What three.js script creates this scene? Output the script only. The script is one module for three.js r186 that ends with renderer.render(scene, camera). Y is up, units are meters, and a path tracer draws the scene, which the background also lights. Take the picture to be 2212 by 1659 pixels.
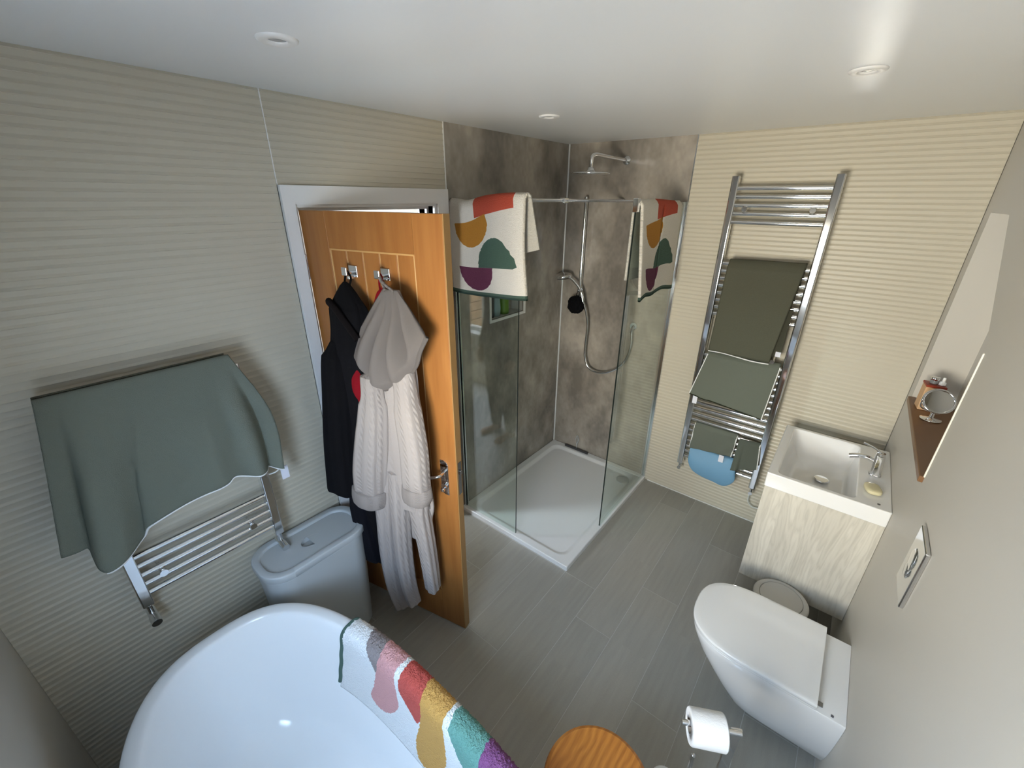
import * as THREE from 'three';
import { RoundedBoxGeometry } from 'three/addons/geometries/RoundedBoxGeometry.js';
import { mergeGeometries, mergeVertices } from 'three/addons/utils/BufferGeometryUtils.js';
import { MarchingCubes } from 'three/addons/objects/MarchingCubes.js';
import { RectAreaLightUniformsLib } from 'three/addons/lights/RectAreaLightUniformsLib.js';

// ---------------------------------------------------------------- camera, sky, daylight, exposure
const scene = new THREE.Scene();
const W = 2.1555, L = 3.151, H = 2.4;                     // room: x across the back wall, z towards the camera, y up; the shower corner is the origin
const camera = new THREE.PerspectiveCamera(84.55, 2212 / 1659, 0.03, 60);
camera.position.set(1.7844, 2.0575, 2.8613);
camera.up.set(-0.25696, 0.91518, -0.31052);
camera.lookAt(1.7844 - 0.57023, 2.0575 - 0.40299, 2.8613 - 0.71585);
scene.add(camera);
const renderer = new THREE.WebGLRenderer({ antialias: true });
renderer.toneMapping = THREE.LinearToneMapping;
renderer.toneMappingExposure = 2.5;
renderer.shadowMap.enabled = true;
RectAreaLightUniformsLib.init();
scene.background = new THREE.Color().setRGB(0.75, 0.95, 1.25);
const sun = new THREE.DirectionalLight(new THREE.Color().setRGB(1, 0.86, 0.66), 3.2);
sun.position.set(5, 6, -2.4); sun.target.position.set(-2, 0, 3.6); sun.castShadow = true;
Object.assign(sun.shadow.camera, { left: -8, right: 8, top: 8, bottom: -8, far: 30 });
scene.add(sun, sun.target);
function windowLight(r, g, b, power, w, h, pos, to) {       // area light at a window
  const l = new THREE.RectAreaLight(new THREE.Color().setRGB(r, g, b), power, w, h);
  l.position.set(...pos); l.lookAt(...to); l.castShadow = true; scene.add(l); return l;
}
// bathroom window (behind the camera): an added warm panel outside acts as a low sunlit timber wall, the open sky above gives blue light that falls steeply
const WX0 = 0.98, WX1 = 1.76, WY0 = 1.0, WY1 = 1.8, WXC = (WX0 + WX1) / 2, WYC = (WY0 + WY1) / 2;
windowLight(1.0, 0.83, 0.57, 17, 3.2, 2.5, [WXC + 0.2, 1.25, L + 2.55], [WXC + 0.2, 1.25, 0]);   // added warm area light standing in for a sunlit timber wall opposite
for (const y of [WYC + 0.2, WYC - 0.2]) windowLight(0.56, 0.86, 1.3, 4.6, WX1 - WX0 - 0.06, 0.34, [WXC, y, L + 0.1], [WXC, y - 1.1, L - 0.9]);
windowLight(0.88, 0.98, 1.1, 2.2, WX1 - WX0 - 0.06, WY1 - WY0 - 0.06, [WXC, WYC, L + 0.2], [WXC, WYC + 0.5, 0]);   // added fill light at the window, lifts the left wall and ceiling
// landing window
windowLight(0.85, 0.96, 1.1, 30, 0.5, 0.62, [-1.66, 1.74, 2.84], [-1.3, 0.6, 1.4]);

// ---------------------------------------------------------------- helpers
let seed = 7;
const rnd = () => { seed = (seed * 1664525 + 1013904223) >>> 0; return seed / 4294967296; };
const V = (x, y, z) => new THREE.Vector3(x, y, z);
const mix = (a, b, t) => a + (b - a) * t, clamp = (x, a = 0, b = 1) => Math.min(b, Math.max(a, x));
const sm = (a, b, x) => { const t = clamp((x - a) / (b - a)); return t * t * (3 - 2 * t); };
const gauss = (x, c, w) => Math.exp(-(((x - c) / w) ** 2));
const hash = (x, y) => { let h = Math.imul(x, 374761393) ^ Math.imul(y, 668265263); h = Math.imul(h ^ (h >>> 13), 1274126177); return ((h ^ (h >>> 16)) >>> 0) / 4294967296; };
function noise(x, y) {
  const xi = Math.floor(x), yi = Math.floor(y), u = x - xi, v = y - yi, a = u * u * (3 - 2 * u), b = v * v * (3 - 2 * v);
  return mix(mix(hash(xi, yi), hash(xi + 1, yi), a), mix(hash(xi, yi + 1), hash(xi + 1, yi + 1), a), b);
}
const fbm = (x, y, o = 4) => { let s = 0, a = 0.5, n = 0; for (let i = 0; i < o; i++) { s += a * noise(x, y); n += a; x = x * 2.03 + 11.7; y = y * 2.03 + 5.3; a *= 0.5; } return s / n; };
function tex(w, h, f, srgb = true) {                       // f(u, v) -> [r, g, b] 0..1
  const d = new Uint8Array(w * h * 4);
  for (let j = 0; j < h; j++) for (let i = 0; i < w; i++) { const c = f(i / w, j / h), o = (j * w + i) * 4; for (let k = 0; k < 3; k++) d[o + k] = 255 * clamp(c[k]); d[o + 3] = 255; }
  const t = new THREE.DataTexture(d, w, h); t.magFilter = THREE.LinearFilter; t.wrapS = t.wrapT = THREE.RepeatWrapping;
  if (srgb) t.colorSpace = THREE.SRGBColorSpace; t.needsUpdate = true; return t;
}
const lerp3 = (a, b, t) => a.map((x, i) => mix(x, b[i], t));
function canvasTex(w, h, draw) {
  const c = document.createElement('canvas'); c.width = w; c.height = h; draw(c.getContext('2d'), w, h);
  const t = new THREE.CanvasTexture(c); t.colorSpace = THREE.SRGBColorSpace; return t;
}
function M(r, g, b, roughness = 0.6, extra = {}) { const m = new THREE.MeshPhysicalMaterial({ roughness, ...extra }); m.color.setRGB(r, g, b); return m; }
const used = new Map();
function numbered(n) { const k = used.get(n) ?? 0; used.set(n, k + 1); return k ? n + '_' + String(k).padStart(3, '0') : n; }
const arr = (g) => (Array.isArray(g) ? g : [g]);
function merged(gs) {
  gs = arr(gs); if (gs.length === 1) return gs[0];
  return mergeGeometries(gs.map((g) => { g = g.index ? g.toNonIndexed() : g; for (const k of Object.keys(g.attributes)) if (!['position', 'normal', 'uv'].includes(k)) g.deleteAttribute(k); return g; }));
}
function mesh(name, gs, m) { const o = new THREE.Mesh(merged(gs), m); o.name = name; o.castShadow = o.receiveShadow = true; return o; }
function part(parent, name, gs, m, label) { const o = mesh(name, gs, m); if (label) o.userData.label = label; parent.add(o); return o; }
function thing(name, label, category, pos = [0, 0, 0], turn = 0, group) {
  const o = new THREE.Group(); o.name = numbered(name); o.position.set(...pos); o.rotation.y = turn; o.userData = { label, category }; if (group) o.userData.group = group; scene.add(o); return o;
}
function single(name, label, category, gs, m, group) { const o = mesh(numbered(name), gs, m); o.userData = { label, category }; if (group) o.userData.group = group; scene.add(o); return o; }
function struct(name, label, category, gs, m) { const o = gs ? mesh(name, gs, m) : new THREE.Group(); o.name = name; o.userData = { kind: 'structure', label, category }; scene.add(o); return o; }
function box(x0, x1, y0, y1, z0, z1, r = 0, seg = 2) {
  const w = x1 - x0, h = y1 - y0, d = z1 - z0;
  const g = r ? new RoundedBoxGeometry(w, h, d, seg, Math.min(r, w / 2.01, h / 2.01, d / 2.01)) : new THREE.BoxGeometry(w, h, d);
  g.translate((x0 + x1) / 2, (y0 + y1) / 2, (z0 + z1) / 2); return g;
}
function metreUV(g, su = 1, sv = 1, du = 0, dv = 0) {       // uv in metres, projected along the face's main axis; v is up (or z on level faces)
  g = g.index ? g.toNonIndexed() : g; g.computeVertexNormals();
  const p = g.attributes.position, n = g.attributes.normal, uv = new Float32Array(p.count * 2);
  for (let i = 0; i < p.count; i++) {
    const a = Math.abs(n.getX(i)), b = Math.abs(n.getY(i)), c = Math.abs(n.getZ(i)), x = p.getX(i), y = p.getY(i), z = p.getZ(i);
    const [u, v] = b > a && b > c ? [x, z] : a > c ? [z, y] : [x, y];
    uv[2 * i] = u * su + du; uv[2 * i + 1] = v * sv + dv;
  }
  g.setAttribute('uv', new THREE.BufferAttribute(uv, 2)); return g;
}
function cyl(a, b, r, n = 16, r2 = r) {                     // cylinder from point a to point b
  const A = V(...a), B = V(...b), g = new THREE.CylinderGeometry(r2, r, A.distanceTo(B), n), q = new THREE.Quaternion().setFromUnitVectors(V(0, 1, 0), B.clone().sub(A).normalize());
  g.applyQuaternion(q); g.translate((A.x + B.x) / 2, (A.y + B.y) / 2, (A.z + B.z) / 2); return g;
}
function tube(pts, r, seg = 40, n = 8, closed = false) { return new THREE.TubeGeometry(new THREE.CatmullRomCurve3(pts.map((p) => V(...p)), closed), seg, r, n, closed); }
function ball(c, r, sx = 1, sy = 1, sz = 1) { const g = new THREE.SphereGeometry(r, 18, 12); g.scale(sx, sy, sz); g.translate(...c); return g; }
function lathe(pts, c = [0, 0, 0], n = 40) { const g = new THREE.LatheGeometry(pts.map((p) => new THREE.Vector2(...p)), n); g.translate(...c); return g; }
function geo(pos, idx, uv) {
  const g = new THREE.BufferGeometry(); g.setAttribute('position', new THREE.Float32BufferAttribute(pos, 3));
  if (uv) g.setAttribute('uv', new THREE.Float32BufferAttribute(uv, 2)); else g.setAttribute('uv', new THREE.Float32BufferAttribute(new Float32Array(pos.length / 3 * 2), 2));
  g.setIndex(idx); g.computeVertexNormals(); return g;
}
function sheet(f, nu, nv, th) {                             // cloth of thickness th round the middle surface f(u, v)
  const P = [], N = [], e = 1e-3;
  for (let j = 0; j <= nv; j++) for (let i = 0; i <= nu; i++) {
    const u = i / nu, v = j / nv, p = V(...f(u, v));
    const du = V(...f(Math.min(1, u + e), v)).sub(V(...f(Math.max(0, u - e), v))), dv = V(...f(u, Math.min(1, v + e))).sub(V(...f(u, Math.max(0, v - e))));
    P.push(p); N.push(du.cross(dv).normalize());
  }
  const pos = [], uv = [], idx = [], id = (i, j) => j * (nu + 1) + i;
  for (const s of [1, -1]) for (let j = 0; j <= nv; j++) for (let i = 0; i <= nu; i++) { const k = id(i, j); pos.push(P[k].x + s * N[k].x * th / 2, P[k].y + s * N[k].y * th / 2, P[k].z + s * N[k].z * th / 2); uv.push(i / nu, j / nv); }
  const B = (nu + 1) * (nv + 1);
  for (let j = 0; j < nv; j++) for (let i = 0; i < nu; i++) { const a = id(i, j), b = id(i + 1, j), c = id(i + 1, j + 1), d = id(i, j + 1); idx.push(a, b, c, a, c, d, B + a, B + c, B + b, B + a, B + d, B + c); }
  const edge = (list, flip) => { for (let k = 0; k + 1 < list.length; k++) { const a = list[k], b = list[k + 1]; flip ? idx.push(a, B + a, b, b, B + a, B + b) : idx.push(a, b, B + a, b, B + b, B + a); } };
  const row = (j) => Array.from({ length: nu + 1 }, (_, i) => id(i, j)), col = (i) => Array.from({ length: nv + 1 }, (_, j) => id(i, j));
  edge(row(0), true); edge(row(nv), false); edge(col(0), false); edge(col(nu), true);
  return geo(pos, idx, uv);
}
function loft(rings, capA = true, capB = true) {            // closed rings of equal length, given as arrays of [x, y, z]
  const n = rings[0].length, pos = [], uv = [], idx = [];
  rings.forEach((r, j) => { for (let i = 0; i <= n; i++) { pos.push(...r[i % n]); uv.push(i / n, j / (rings.length - 1)); } });
  for (let j = 0; j + 1 < rings.length; j++) for (let i = 0; i < n; i++) { const a = j * (n + 1) + i, b = a + 1, c = a + n + 2, d = a + n + 1; idx.push(a, c, b, a, d, c); }
  const cap = (r, j, flip) => { const k = pos.length / 3, c = r.reduce((s, p) => s.map((x, q) => x + p[q] / n), [0, 0, 0]); pos.push(...c); uv.push(0.5, 0.5); for (let i = 0; i < n; i++) { const a = j * (n + 1) + i; flip ? idx.push(k, a, a + 1) : idx.push(k, a + 1, a); } };
  if (capA) cap(rings[0], 0, true); if (capB) cap(rings[rings.length - 1], rings.length - 1, false);
  return geo(pos, idx, uv);
}
const oval = (cx, y, cz, a, b, n = 2, N = 64, fold = () => 1) => Array.from({ length: N }, (_, i) => { const t = i / N * 2 * Math.PI, c = Math.cos(t), s = Math.sin(t), k = fold(t); return [cx + k * a * Math.sign(c) * Math.abs(c) ** (2 / n), y, cz + k * b * Math.sign(s) * Math.abs(s) ** (2 / n)]; });
function rrect(cx, y, cz, hx, hz, r, k = 6) {               // ring: rounded rectangle, level at y
  const out = [];
  for (const [sx, sz, a0] of [[1, 1, 0], [-1, 1, 1], [-1, -1, 2], [1, -1, 3]]) for (let i = 0; i <= k; i++) { const a = (a0 + i / k) * Math.PI / 2; out.push([cx + sx * (hx - r) + r * Math.cos(a), y, cz + sz * (hz - r) + r * Math.sin(a)]); }
  return out;
}
function shapeOf(pts, holes = []) { const s = new THREE.Shape(pts.map((p) => new THREE.Vector2(...p))); for (const h of holes) s.holes.push(new THREE.Path(h.map((p) => new THREE.Vector2(...p)))); return s; }
const slab = (pts, holes, d, bevel) => new THREE.ExtrudeGeometry(shapeOf(pts, holes), bevel ? { depth: d, bevelEnabled: true, bevelSize: bevel, bevelThickness: bevel, bevelSegments: 2, bevelOffset: -bevel } : { depth: d, bevelEnabled: false });
const onLeft = (g) => g.rotateY(-Math.PI / 2);              // shape (z, y), depth goes to -x
const rectPts = (a, b, c, d) => [[a, c], [b, c], [b, d], [a, d]];

// ---------------------------------------------------------------- materials
const bumpFine = tex(256, 256, (u, v) => { const n = hash(Math.floor(u * 256), Math.floor(v * 256)) * 0.5 + noise(u * 64, v * 64) * 0.5; return [n, n, n]; }, false);
const rep = (t, a, b) => { const c = t.clone(); c.repeat.set(a, b); c.needsUpdate = true; return c; };
const chrome = M(0.82, 0.83, 0.85, 0.07, { metalness: 1 }), chromeSoft = M(0.72, 0.73, 0.75, 0.16, { metalness: 1 }), steelDark = M(0.32, 0.33, 0.35, 0.25, { metalness: 1 });
const paintWhite = M(0.78, 0.78, 0.76, 0.5), ceilingPaint = M(0.8, 0.81, 0.81, 0.36), wallPaint = M(0.55, 0.52, 0.46, 0.5), trimWhite = M(0.8, 0.79, 0.77, 0.35);
const ribbed = M(0.54, 0.495, 0.395, 0.42), backing = M(0.45, 0.43, 0.4, 0.8);
const concrete = tex(1024, 1024, (u, v) => {
  const a = fbm(u * 7, v * 7, 5), b = fbm(u * 22 + 9, v * 16, 4), c = fbm(u * 90, v * 90, 2);
  const t = clamp(0.5 + (a - 0.5) * 1.5 + (b - 0.5) * 0.7 + (c - 0.5) * 0.25);
  return lerp3([0.47, 0.445, 0.415], [0.71, 0.675, 0.63], t);
});
const stone = M(1, 1, 1, 0.2, { map: concrete });
const tileGrain = tex(512, 512, (u, v) => { const a = fbm(u * 40, v * 6, 4), b = hash(Math.floor(u * 512), Math.floor(v * 512)); const t = a * 0.7 + b * 0.3; return lerp3([0.6, 0.585, 0.55], [0.67, 0.655, 0.615], t); });
const floorMats = [0, 1, 2].map((i) => M([0.98, 0.93, 1.04][i], [0.98, 0.93, 1.03][i], [0.98, 0.92, 1.02][i], 0.38, { map: tileGrain, bumpMap: bumpFine, bumpScale: 0.0002 }));
const grout = M(0.5, 0.49, 0.46, 0.9);
const porcelain = M(0.83, 0.83, 0.82, 0.1, { clearcoat: 0.4 }), acrylic = M(0.76, 0.77, 0.77, 0.14), trayWhite = M(0.78, 0.78, 0.77, 0.3);
function grainTex(light, dark, f = 30, warp = 2) { return tex(512, 1024, (u, v) => { const w = fbm(u * 3, v * 2.5, 3) * warp, a = fbm(u * f + w, v * 5 + w, 4), b = fbm(u * f * 5, v * 14, 2); return lerp3(dark, light, clamp(0.15 + a * 0.75 + (b - 0.5) * 0.35)); }); }
const oakMap = grainTex([0.63, 0.43, 0.225], [0.525, 0.33, 0.15], 16), oak = M(1, 1, 1, 0.42, { map: oakMap }), oakAcross = M(1, 1, 1, 0.42, { map: (() => { const t = oakMap.clone(); t.rotation = Math.PI / 2; t.needsUpdate = true; return t; })() });
const oakEdge = M(0.3, 0.17, 0.06, 0.5, { map: null });
const shelfOak = M(0.2, 0.1, 0.042, 0.4, { map: null });
const bleached = M(1, 1, 1, 0.5, { map: tex(512, 512, (u, v) => { const w = fbm(u * 3, v * 1.2, 3) * 3, a = fbm(u * 22 + w, v * 3.5, 4), s = Math.abs(Math.sin((a * 5 + u * 3) * Math.PI)); return lerp3([0.72, 0.7, 0.65], [0.87, 0.85, 0.8], clamp(a * 0.7 + s * 0.35)); }) });
const terry = (r, g, b, k = 8) => M(r, g, b, 0.95, { bumpMap: rep(bumpFine, k, k), bumpScale: 0.004, specularIntensity: 0.25, sheen: r + g + b > 0.1 ? 0.3 : 0 });
const sage = terry(0.25, 0.27, 0.22), sageDark = terry(0.16, 0.16, 0.115), hemWhite = M(0.8, 0.8, 0.78, 0.9), hemGreen = terry(0.05, 0.09, 0.07), tagWhite = M(0.75, 0.75, 0.82, 0.8);
const glass = M(0.93, 0.975, 0.955, 0.0, { transmission: 1, thickness: 0, ior: 1.5, specularIntensity: 1 }), glassEdge = M(0.006, 0.012, 0.01, 0.3);
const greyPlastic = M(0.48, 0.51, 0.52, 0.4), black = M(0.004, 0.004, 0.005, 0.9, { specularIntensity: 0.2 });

// ---------------------------------------------------------------- setting: floor
const floor = struct('floor', 'dark grey plank-shaped floor tiles laid in staggered rows', 'floor', box(-0.05, W + 0.2, -0.1, -0.0008, -0.15, L + 0.3), grout);
{
  const G = 0.0025, cols = [0.06 - 0.203, 0.06, 0.264, 0.467, 0.67, 0.8735, 1.0765, 1.28, 1.486, 1.69, 1.893, 2.096, 2.17];
  const joints = [0.5, 0.9, 0.3, 1.05, 0.615, 1.19, 0.207, 0.998, 0.408, 0.7, 0.15, 0.5];
  for (let c = 0; c + 1 < cols.length; c++) {
    const x0 = Math.max(0.001, cols[c]) + G / 2, x1 = Math.min(W - 0.001, cols[c + 1]) - G / 2;
    let z = joints[c] - 1.2; while (z > 0) z -= 1.2;
    for (; z < L; z += 1.2) {
      let z0 = Math.max(0.001, z) + G / 2, z1 = Math.min(L - 0.001, z + 1.2) - G / 2;
      if (x1 < 0.9) z0 = Math.max(z0, 1.19); if (z1 - z0 < 0.02) continue;
      part(floor, 'floor_tile', metreUV(box(x0, x1, -0.01, 0, z0, z1, 0.0006, 1), 1.6, 0.9, rnd(), rnd()), floorMats[Math.floor(rnd() * 3)]);
    }
  }
}
// ceiling with three recessed spotlights
struct('ceiling', 'white satin flat ceiling', 'ceiling', box(-0.15, W + 0.2, H, H + 0.1, -0.15, L + 0.3), ceilingPaint);
const bulbGrey = M(0.3, 0.3, 0.31, 0.25);
for (const [x, z, label] of [[0.565, 2.237, 'white recessed ceiling spotlight above the bath and the door'], [1.66, 1.08, 'white recessed ceiling spotlight between the basin corner and the toilet'], [0.505, 0.998, 'white recessed ceiling spotlight above the shower tray']]) {
  const t = thing('ceiling_spotlight', label, 'spotlight', [x, H, z], 0, 'recessed ceiling spotlights');
  part(t, 'bezel', lathe([[0.022, -0.0005], [0.024, -0.006], [0.04, -0.007], [0.046, -0.004], [0.0475, -0.0002]], [0, 0, 0], 40), trimWhite);
  part(t, 'lamp', lathe([[0.0, -0.002], [0.012, -0.0024], [0.022, -0.0008]], [0, 0, 0], 28), bulbGrey, 'unlit grey lamp face');
}

// ---------------------------------------------------------------- setting: left wall (door and shower side)
const DZ0 = 1.274, DZ1 = 1.986, DH = 2.017, ZP = 1.187, ZT = 2.047, FH = 2.097;   // door opening, panel edge, frame edge, frame top
const NZ0 = 0.5, NZ1 = 0.845, NY0 = 1.325, NY1 = 1.62;       // shower niche
const wallLeft = struct('wall_left', 'wall with ribbed beige tiles, a doorway and a grey shower panel', 'wall',
  onLeft(slab([[-0.15, -0.05], [DZ0, -0.05], [DZ0, DH], [DZ1, DH], [DZ1, -0.05], [L + 0.3, -0.05], [L + 0.3, H + 0.02], [-0.15, H + 0.02]], [rectPts(NZ0, NZ1, NY0, NY1)], 0.108)).translate(-0.012, 0, 0), backing);
function ribGeo(w, h, P = 0.025, ph = 0) {                 // ribbed tile: face towards +z, x from 0 to w, y from 0 to h
  const ys = [], zs = []; const n = Math.ceil(h / P) + 1;
  for (let k = -1; k < n; k++) for (const [t, z] of [[0.0, 0], [0.03, -0.0001], [0.3, -0.0003], [0.6, -0.0001], [0.625, 0], [0.645, 0.0027], [0.66, 0.0031], [0.69, 0.003], [0.95, 0.0005]]) { const y = (k + t) * P - ph; if (y > 0.002 && y < h - 0.002) { ys.push(y); zs.push(z); } }
  ys.unshift(0); zs.unshift(-0.001); ys.push(h); zs.push(-0.001);
  const pos = [], idx = [], uv = [];
  ys.forEach((y, j) => { for (const x of [0, w]) { pos.push(x, y, zs[j]); uv.push(x, y); } });
  for (let j = 0; j + 1 < ys.length; j++) { const a = 2 * j; idx.push(a, a + 1, a + 3, a, a + 3, a + 2); }
  return [geo(pos, idx, uv), box(0, w, 0, h, -0.012, -0.0012)];
}
part(wallLeft, 'ribbed_tile', ribGeo(L - ZT - 0.002, H).map((g) => g.rotateY(Math.PI / 2).translate(0, 0, L - 0.0005)), ribbed);
part(wallLeft, 'ribbed_tile', ribGeo(ZT - ZP - 0.005, H - FH, 0.025, FH % 0.025).map((g) => g.rotateY(Math.PI / 2).translate(0, FH, ZT - 0.002)), ribbed);
part(wallLeft, 'joint_strip', box(-0.011, 0.0014, FH, H, ZT - 0.003, ZT + 0.001), trimWhite, 'pale joint between two ribbed tiles');
part(wallLeft, 'shower_panel', metreUV(onLeft(slab(rectPts(0.001, ZP - 0.004, 0, H), [rectPts(NZ0, NZ1, NY0, NY1)], 0.0115)), 0.55, 0.4, 0.3, 0.02), stone, 'dark grey stone-effect shower panel');
part(wallLeft, 'panel_trim', box(-0.011, 0.003, 0, H, ZP - 0.004, ZP + 0.003), trimWhite);
{ const d = 0.018; part(wallLeft, 'niche_frame', onLeft(slab(rectPts(NZ0 - d, NZ1 + d, NY0 - d, NY1 + d), [rectPts(NZ0, NZ1, NY0, NY1)], 0.006)).translate(0.0065, 0, 0), trimWhite, 'white frame round the recessed shelf'); }
part(wallLeft, 'niche_lining', [box(-0.118, -0.108, NY0 - 0.01, NY1 + 0.01, NZ0 - 0.01, NZ1 + 0.01)], stone);

// back wall
const XP = 0.8675;
const wallBack = struct('wall_back', 'wall of ribbed beige tiles beside a grey shower panel', 'wall', box(-0.15, W + 0.2, -0.05, H + 0.02, -0.15, -0.012), backing);
part(wallBack, 'ribbed_tile', ribGeo(W - XP - 0.006, H).map((g) => g.translate(XP + 0.004, 0, 0)), ribbed);
part(wallBack, 'shower_panel', metreUV(box(0.0005, XP - 0.003, 0, H, -0.0118, 0), -0.55, 0.4, 0.97, 0.02), stone, 'grey stone-effect shower panel with cloudy patches');
part(wallBack, 'panel_trim', box(XP - 0.003, XP + 0.004, 0, H, -0.011, 0.003), chromeSoft);
part(wallBack, 'corner_strip', cyl([0.004, 0.033, 0.004], [0.004, H, 0.004], 0.006, 10), M(0.75, 0.76, 0.76, 0.15), 'glossy white strip in the shower corner');
part(wallBack, 'floor_seal', box(0.9, W, 0, 0.006, 0, 0.006), trimWhite);

// right wall with a five-sided recess over the basin
const RZ0 = 0.125, RZ1 = 0.985, RY0 = 1.14, RD = 0.15;
{
  const f = (pts) => pts.map(([z, y]) => [-z, y]);
  const hole = f([[RZ0, RY0], [RZ1, RY0], [RZ1, 1.63], [0.48, 2.015], [RZ0, 2.015]]);
  const g = slab(f(rectPts(-0.15, L + 0.3, -0.05, H + 0.02)), [hole], RD).rotateY(Math.PI / 2).translate(W, 0, 0);
  const w = struct('wall_right', 'plain warm grey painted wall with a recess cut into it', 'wall', [g, box(W + RD, W + RD + 0.05, -0.05, H + 0.02, -0.15, L + 0.3)], wallPaint);
  part(w, 'recess_edging', box(W - 0.004, W + 0.004, RY0 + 0.025, 1.628, RZ1 - 0.002, RZ1 + 0.004, 0.002), M(0.85, 0.82, 0.72, 0.3), 'pale edging strip on the side of the recess');
  const s = thing('recess_shelf', 'oiled oak sill board in the wall recess above the basin', 'shelf', [W, RY0, (RZ0 + RZ1) / 2]);
  part(s, 'board', box(-0.014, RD - 0.001, 0.0005, 0.026, -(RZ1 - RZ0) / 2 + 0.001, (RZ1 - RZ0) / 2 - 0.001, 0.004), shelfOak);
}
// window wall behind the camera, 0.3 m thick, with the window that lights the room
const wallFront = struct('wall_front', 'plain grey painted window wall behind the bath', 'wall', slab(rectPts(-0.15, W + 0.2, -0.05, H + 0.02), [rectPts(WX0, WX1, WY0, WY1)], 0.3).translate(0, 0, L), wallPaint);
function windowUnit(name, label, x0, x1, y0, y1, z, n, paneMat) {
  const w = struct(name, label, 'window'), f = 0.05, d = 0.06;
  part(w, 'frame', [box(x0, x1, y0, y0 + f, z, z + d, 0.006), box(x0, x1, y1 - f, y1, z, z + d, 0.006), box(x0, x0 + f, y0 + f, y1 - f, z, z + d, 0.006), box(x1 - f, x1, y0 + f, y1 - f, z, z + d, 0.006)], trimWhite);
  for (let i = 0; i < n; i++) { const a = mix(x0 + f, x1 - f, i / n), b = mix(x0 + f, x1 - f, (i + 1) / n); part(w, 'pane', box(a, b, y0 + f, y1 - f, z + 0.025, z + 0.029), paneMat); if (i) part(w, 'mullion', box(a - 0.02, a + 0.02, y0 + f, y1 - f, z + 0.004, z + d - 0.004, 0.004), trimWhite); }
  return w;
}
const pane = M(0.97, 0.99, 0.98, 0.0, { transmission: 1, thickness: 0 });
windowUnit('window_1', 'white framed bathroom window behind the bath', WX0, WX1, WY0, WY1, L + 0.23, 2, pane);
{ const s = struct('trim_1', 'white window board under the bathroom window', 'window sill', box(WX0 - 0.03, WX1 + 0.03, WY0 - 0.002, WY0 + 0.02, L - 0.03, L + 0.23, 0.004), trimWhite); }

// ---------------------------------------------------------------- landing behind the door
const landing = struct('wall_landing', 'cream walls of the landing beyond the doorway', 'wall', [
  slab(rectPts(-2.5, -0.12, -0.05, H), [rectPts(-1.96, -1.36, 0.64, 2.1)], 0.12).translate(0, 0, 2.88),
  box(-2.5, -2.4, -0.05, H, 0.7, 2.88), box(-2.5, -0.12, -0.05, H, 0.7, 0.8)], M(0.62, 0.58, 0.5, 0.7));
struct('floor_landing', 'pale carpet on the landing beyond the doorway', 'floor', box(-2.5, -0.05, -0.1, -0.002, 0.7, 3), M(0.55, 0.55, 0.56, 0.9));
struct('ceiling_landing', 'white ceiling of the landing beyond the doorway', 'ceiling', box(-2.5, -0.12, H, H + 0.1, 0.7, 3), paintWhite);
windowUnit('window_2', 'white framed low window on the landing', -1.96, -1.36, 0.64, 2.1, 2.9, 1, pane);
struct('trim_2', 'white sill board under the landing window', 'window sill', box(-2.0, -1.32, 0.62, 0.642, 2.8, 2.9, 0.004), trimWhite);
{ // timber-clad wall outside
  const t = thing('clad_wall', 'sunlit timber-clad outside wall seen through the landing window', 'wall', [-3.4, -0.6, 4.6]);
  part(t, 'core', box(-0.1, -0.03, 0, 3.6, -1.6, 2.4), backing);
  for (let i = 0; i < 22; i++) part(t, 'board', box(-0.03, 0, 0.01 + i * 0.16, 0.155 + i * 0.16, -1.6, 2.4), M(0.72 + 0.05 * rnd(), 0.5, 0.3, 0.7));
  const o = thing('clad_outbuilding', 'sunlit timber-clad outbuilding standing opposite the bathroom window', 'building', [1.4, -0.6, L + 2.6]);
  part(o, 'core', box(-1.7, 1.7, 0, 3.1, 0.035, 0.2), backing);
  for (let i = 0; i < 19; i++) part(o, 'board', box(-1.7, 1.7, 0.01 + i * 0.16, 0.155 + i * 0.16, 0, 0.034), M(0.72 + 0.05 * rnd(), 0.5, 0.3, 0.7));
  struct('ground', 'paved ground outside the house', 'ground', box(-6, 6, -0.7, -0.6, 3.5, 9), M(0.4, 0.4, 0.38, 0.9));
}

// ---------------------------------------------------------------- door frame and door
{
  const a = struct('trim_3', 'white painted door frame with flat architrave', 'door frame');
  part(a, 'architrave', onLeft(slab([[ZP, 0], [DZ0 - 0.012, 0], [DZ0 - 0.012, DH + 0.012], [DZ1 + 0.012, DH + 0.012], [DZ1 + 0.012, 0], [ZT - 0.002, 0], [ZT - 0.002, FH], [ZP, FH]], [], 0.018)).translate(0.016, 0, 0), trimWhite);
  part(a, 'lining', [box(-0.13, 0.002, 0, DH, DZ0 - 0.03, DZ0), box(-0.13, 0.002, 0, DH, DZ1, DZ1 + 0.03), box(-0.13, 0.002, DH, DH + 0.03, DZ0 - 0.03, DZ1 + 0.03)], trimWhite);
  part(a, 'stop_bead', [box(-0.06, -0.045, 0, DH, DZ0, DZ0 + 0.014), box(-0.06, -0.045, 0, DH, DZ1 - 0.014, DZ1), box(-0.06, -0.045, DH - 0.014, DH, DZ0 + 0.014, DZ1 - 0.014)], trimWhite);
}
const DT = 0.2197, DW = 0.684, DL = 2.008, DTH = 0.04;       // door leaf: opened almost square to the wall
const door = struct('door_1', 'golden oak boarded door standing open into the room', 'door'); door.position.set(0.004, 0, 1.9855); door.rotation.y = DT;
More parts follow.
